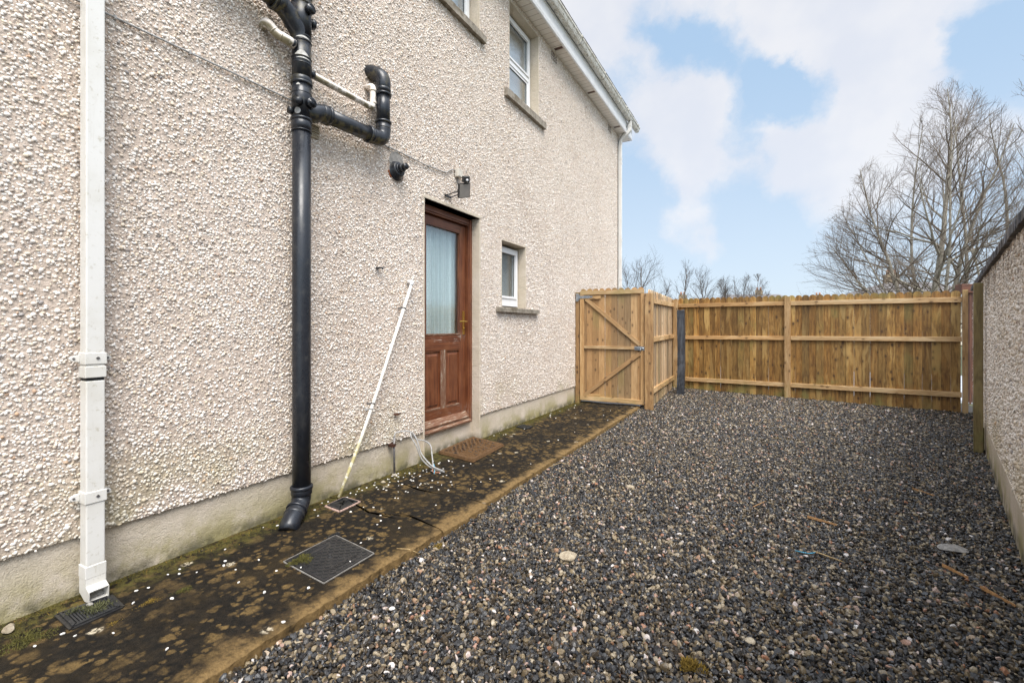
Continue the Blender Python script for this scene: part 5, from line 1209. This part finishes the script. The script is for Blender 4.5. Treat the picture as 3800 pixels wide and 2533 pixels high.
# ================================================================== BARE TREES
def at(x, y, b):
    f, s_, c_ = 1045., .48785, .87293; u = (x - 1176) / f; return Vector(((-s_ + u * c_) * b, (c_ + u * s_) * b, CAMH + (753 - y) / f * b))
class TreeB:
    def __init__(s, seed, env=None): s.r = random.Random(seed); s.seg = []; s.env = env   # list of (pts, radii)
    def limb(s, p, d, L, r0, r1, n, wander, up, sides=None):
        pts = [p.copy()]; d = d.normalized(); jt = s.r.uniform(.86, 1.06)
        for i in range(n):
            d = (d + Vector((s.r.gauss(0, wander), s.r.gauss(0, wander), s.r.gauss(0, wander) + up))).normalized(); p = p + d * (L / n)
            if s.env and i > 0 and s.env(p) > jt: break
            pts.append(p.copy())
        n = len(pts) - 1
        rad = [r0 + (r1 - r0) * i / n for i in range(n + 1)]; s.seg.append((pts, rad)); return pts, rad
    def mesh(s, name, mt_, parent, lo, hi, sides=lambda r: 3 if r < .02 else (5 if r < .06 else 9)):
        V, F = [], []; o = 0
        for pts, rad in s.seg:
            if not (lo <= rad[0] < hi): continue
            k = sides(rad[0]); ang = [2 * math.pi * j / k for j in range(k)]
            for i, p in enumerate(pts):
                t_ = (pts[min(i + 1, len(pts) - 1)] - pts[max(i - 1, 0)]).normalized(); ref = Vector((0, 0, 1)) if abs(t_.z) < .9 else Vector((1, 0, 0)); u = t_.cross(ref).normalized(); v = t_.cross(u)
                for a in ang: V.append(p + (u * math.cos(a) + v * math.sin(a)) * rad[i])
            for i in range(len(pts) - 1):
                for j in range(k): a = o + i * k + j; b = o + i * k + (j + 1) % k; F.append((a, b, b + k, a + k))
            o += len(pts) * k
        return npmesh(name, np.array([tuple(v) for v in V]), np.array(F), mt_, None, True, parent)
def perp(d, a, tilt, r):
    ref = Vector((0, 0, 1)) if abs(d.z) < .95 else Vector((1, 0, 0)); u = d.cross(ref).normalized(); v = d.cross(u); o = u * math.cos(a) + v * math.sin(a); return (d * math.cos(tilt) + o * math.sin(tilt)).normalized()
def make_tree(base, label, stems, H, r0, seed, bm_='bark', tm='twig', nb=13, spread=1.0, bl=.55, twr=.006, twn=(7, 5), name='bare_tree', upc=.05, low=.12, tw_len=1.0, tiltlow=1.35, env=None):
    T = TreeB(seed, env); r = T.r; t = empty(name, base, label, 'tree')
    for sidx, (sd, sh, sr, so) in enumerate(stems):
        p0 = base + Vector(so); d0 = Vector(sd).normalized(); pts, rad = T.limb(p0, d0, H * sh, r0 * sr, .012, 16, .05, .03)
        for b in range(nb):
            f = low + (1 - low) * ((b + r.random()) / nb) ** .85; nn0 = len(pts) - 1; idx = min(int(f * nn0), nn0 - 1); p = pts[idx].lerp(pts[idx + 1], r.random()); dd = (pts[idx + 1] - pts[idx]).normalized()
            out = Vector((d0.x + r.gauss(0, .8), d0.y + r.gauss(0, .8), 0)); a = r.uniform(0, 6.283)
            tl = r.uniform(.75, tiltlow) if f < .5 else r.uniform(.45, .9)
            bd = perp(dd, a, tl * spread, r); 
            if bd.z < -.1: bd.z = -.05
            Lb = H * bl * sh * (1 - f * .72) * r.uniform(.65, 1.1); rb = min(rad[idx] * .55, .008 + Lb * .011)
            bp, br = T.limb(p, bd, Lb, rb, twr * 1.1, 9, .09, upc)
            nt = max(3, int(twn[0] * (Lb / (H * .25)) ** .5))
            for c in range(nt):
                g = .12 + .88 * (c + r.random()) / nt; nb0 = len(bp) - 1; j = min(int(g * nb0), nb0 - 1); pp = bp[j].lerp(bp[j + 1], r.random()); d2 = (bp[j + 1] - bp[j]).normalized()
                L2 = Lb * (.52 - .3 * g) * r.uniform(.6, 1.3) + .15 * tw_len; td = perp(d2, r.uniform(0, 6.283), r.uniform(.35, .8), r)
                tp, tr = T.limb(pp, td, L2, max(twr, br[j] * .5), twr * .7, 5, .11, .06)
                for e in range(twn[1]):
                    g2 = .2 + .8 * (e + r.random()) / twn[1]; n3 = len(tp) - 1; j2 = min(int(g2 * n3), n3 - 1); p3 = tp[j2].lerp(tp[j2 + 1], r.random()); d3 = (tp[j2 + 1] - tp[j2]).normalized()
                    T.limb(p3, perp(d3, r.uniform(0, 6.283), r.uniform(.3, .8), r), L2 * r.uniform(.3, .6) + .12 * tw_len, twr * .7, twr * .4, 3, .12, .05)
    T.mesh('trunk', bm_, t, r0 * .30, 9); T.mesh('crown', tm, t, 0, r0 * .30)
    return t
B = at(2132, 690, 17.5); B.z = 0
CB = at(2165, 690, 17.5)
def env_big(p):
    h_ = np.interp(p.z, [0, 1.5, 2.6, 4.2, 5.5, 7.1, 8.4, 9.4, 10.3, 10.9], [2.5, 4.6, 4.9, 4.6, 3.9, 3.0, 2.2, 1.5, .8, .05]); return math.hypot(p.x - CB.x, p.y - CB.y) / h_
make_tree(B, 'large spreading bare multi-stemmed tree beyond the right end of the fence', [((-.02, 0, 1), 1.0, 1.0, (0, 0, 0)), ((.10, .1, 1), 1.0, .8, (.35, .2, 0)), ((-.20, -.1, 1), .95, .7, (-.35, 0, 0)), ((.24, 0, 1), .92, .6, (.6, -.1, 0)), ((-.08, .2, 1), .95, .6, (.1, .4, 0)), ((.05, -.2, 1), .95, .55, (.2, -.3, 0)), ((-.50, .1, .9), .8, .5, (-.3, .2, 0)), ((.50, .15, .9), .8, .45, (.5, .2, 0)), ((-.33, -.3, 1), .8, .4, (-.2, -.2, 0))],
          11.0, .13, 4, nb=26, twn=(9, 5), twr=.0044, bl=.46, upc=.022, low=.12, tiltlow=1.35, env=env_big)
B = at(2345, 600, 21); B.z = 0
make_tree(B, 'tall slender bare tree at the right edge behind the coping', [((.02, 0, 1), 1.0, 1.0, (0, 0, 0)), ((.22, .1, 1), .8, .6, (.2, .1, 0))], 13.0, .13, 8, nb=18, twn=(7, 4), twr=.007, bl=.26, low=.18)
B = at(2300, 600, 23); B.z = 0
make_tree(B, 'slim bare tree between the large multi-stemmed one and the right edge', [((-.03, 0, 1), 1.0, 1.0, (0, 0, 0)), ((-.2, .1, 1), .8, .6, (-.2, .1, 0))], 11.6, .13, 18, nb=15, twn=(6, 4), twr=.007, bl=.24, low=.18)
HW = {1476: 62, 1573: 38, 1620: 46, 1688: 48, 1741: 34}
for (x, d_, yt, seed, sp, lab, st, bl_, nb_) in (
    (1476, 26, 540, 31, 1.0, 'nearest of the small background trees, many-branched bare crown beside the house corner', [((0, 0, 1), 1, 1, (0, 0, 0)), ((.3, 0, 1), .8, .7, (.1, 0, 0)), ((-.25, .1, 1), .85, .7, (-.1, 0, 0))], .45, 11),
    (1573, 30, 592, 32, .8, 'thin sparse bare sapling above the fence corner', [((.03, 0, 1), 1, 1, (0, 0, 0)), ((.2, 0, 1), .75, .5, (0, 0, 0))], .35, 10),
    (1620, 30, 578, 33, 1.0, 'upright bare tree with one straight trunk and twiggy crown', [((0, 0, 1), 1, 1, (0, 0, 0))], .36, 20),
    (1688, 40, 612, 34, .7, 'dense brush-like bare tree with many upright stems', [((.0, 0, 1), 1, .8, (0, 0, 0)), ((.2, 0, 1), .95, .6, (.1, 0, 0)), ((-.2, 0, 1), .95, .6, (-.1, 0, 0)), ((.38, .1, 1), .8, .5, (.2, 0, 0)), ((-.38, .1, 1), .8, .5, (-.2, 0, 0))], .32, 11),
    (1741, 44, 628, 35, .8, 'smallest and farthest bare tree, faint above the fence', [((0, 0, 1), 1, 1, (0, 0, 0)), ((-.2, 0, 1), .8, .6, (0, 0, 0)), ((.2, 0, 1), .8, .6, (0, 0, 0))], .38, 12)):
    top = at(x, yt, d_); B = Vector((top.x, top.y, 0))
    hw = HW[x] * d_ / 1045.
    ev = lambda p, B=B, hw=hw, tz_=top.z: math.hypot(p.x - B.x, p.y - B.y) / (hw * math.sqrt(max(.002, 1 - ((p.z / tz_ - .50) / .505) ** 2)))
    make_tree(B, lab, st, top.z * 1.02, .085, seed, 'barkfar', 'twigfar', nb=nb_ + 6, twn=(7, 4), twr=.0052 * d_ / 30, bl=bl_ * 1.2, spread=sp, low=.3, upc=.05, env=ev)
# trees on the far side of the right wall, outside the frame; the door glass mirrors them
for (x, y, hh, seed, lab) in ((9.5, 12.5, 6.5, 41, 'bushy bare tree beyond the right wall, out of frame'), (13, 14, 7.5, 42, 'taller bare tree beyond the right wall, out of frame')):
    make_tree(Vector((x, y, 0)), lab, [((0, 0, 1), 1, 1, (0, 0, 0)), ((.4, 0, 1), .8, .7, (0, 0, 0)), ((-.4, .1, 1), .85, .7, (0, 0, 0))], hh, .12, seed, 'barkfar', 'twigfar', nb=14, twn=(6, 3), twr=.014, bl=.5, low=.1)

# ================================================================== DISTANT HOUSES
def far_house(c, w_, d_, he, hr, label, hip=1.0, rz=0.0, chim=None):
    t = empty('distant_house', c, label, 'house'); mb = MB(); ca, sa_ = math.cos(rz), math.sin(rz)
    T2 = lambda x, y, z: (c.x + x * ca - y * sa_, c.y + x * sa_ + y * ca, z)
    q_ = [T2(*p) for p in ((-w_ / 2, -d_ / 2, 0), (w_ / 2, -d_ / 2, 0), (w_ / 2, d_ / 2, 0), (-w_ / 2, d_ / 2, 0))]; qq = [(a[0], a[1], he) for a in q_]
    mb.add(q_ + qq, [(0, 1, 5, 4), (1, 2, 6, 5), (2, 3, 7, 6), (3, 0, 4, 7), (4, 5, 6, 7)]); mb.build('walls', 'wallf', t)
    mb = MB(); e = .4; ev = [T2(*p) for p in ((-w_ / 2 - e, -d_ / 2 - e, he), (w_ / 2 + e, -d_ / 2 - e, he), (w_ / 2 + e, d_ / 2 + e, he), (-w_ / 2 - e, d_ / 2 + e, he))]; rl = [T2(-w_ / 2 + hip, 0, hr), T2(w_ / 2 - hip, 0, hr)]
    mb.add(ev + rl, [(0, 1, 5, 4), (1, 2, 5), (2, 3, 4, 5), (3, 0, 4), (3, 2, 1, 0)]); rf = mb.build('roof', 'tile', t)
    for cx_ in (chim or []):
        mb = MB(); p = T2(cx_, 0, hr); mb.box((p[0] - .45, p[1] - .4, hr - 1), (p[0] + .45, p[1] + .4, hr + .55)); ch = mb.build('chimney', 'chim', rf)
        for s in (-.2, .2):
            mb = MB(); mb.tube([(p[0] + s, p[1], hr + .55), (p[0] + s, p[1], hr + .95)], [.14, .11], 10); mb.build('chimney_pot', 'pot', ch)
    return t
c = at(2085, 668, 36); c.z = 0
far_house(c, 11, 8, 3.1, 4.85, 'neighbouring slate-roofed house behind the large bare tree', hip=4.0, rz=.5, chim=[-1.3])
c = at(1725, 676, 62); c.z = 0; far_house(c, 9, 7, 4.4, 5.75, 'tiny distant house roof with chimney above the middle of the fence', hip=1, rz=.35, chim=[1.0])
c = at(1568, 690, 60); c.z = 0; far_house(c, 7, 7, 3.8, 5.0, 'tiny distant roof with pots above the fence corner', hip=1, rz=.4, chim=[0])
c = at(1895, 680, 70); c.z = 0; far_house(c, 13, 7, 4.2, 5.7, 'tiny distant house with chimney and aerial left of the large tree', hip=1, rz=.4, chim=[-1])
c = at(1455, 690, 66); c.z = 0; far_house(c, 11, 7, 3.6, 5.0, 'distant low roof hidden mostly behind the gate top', hip=1, rz=.4)
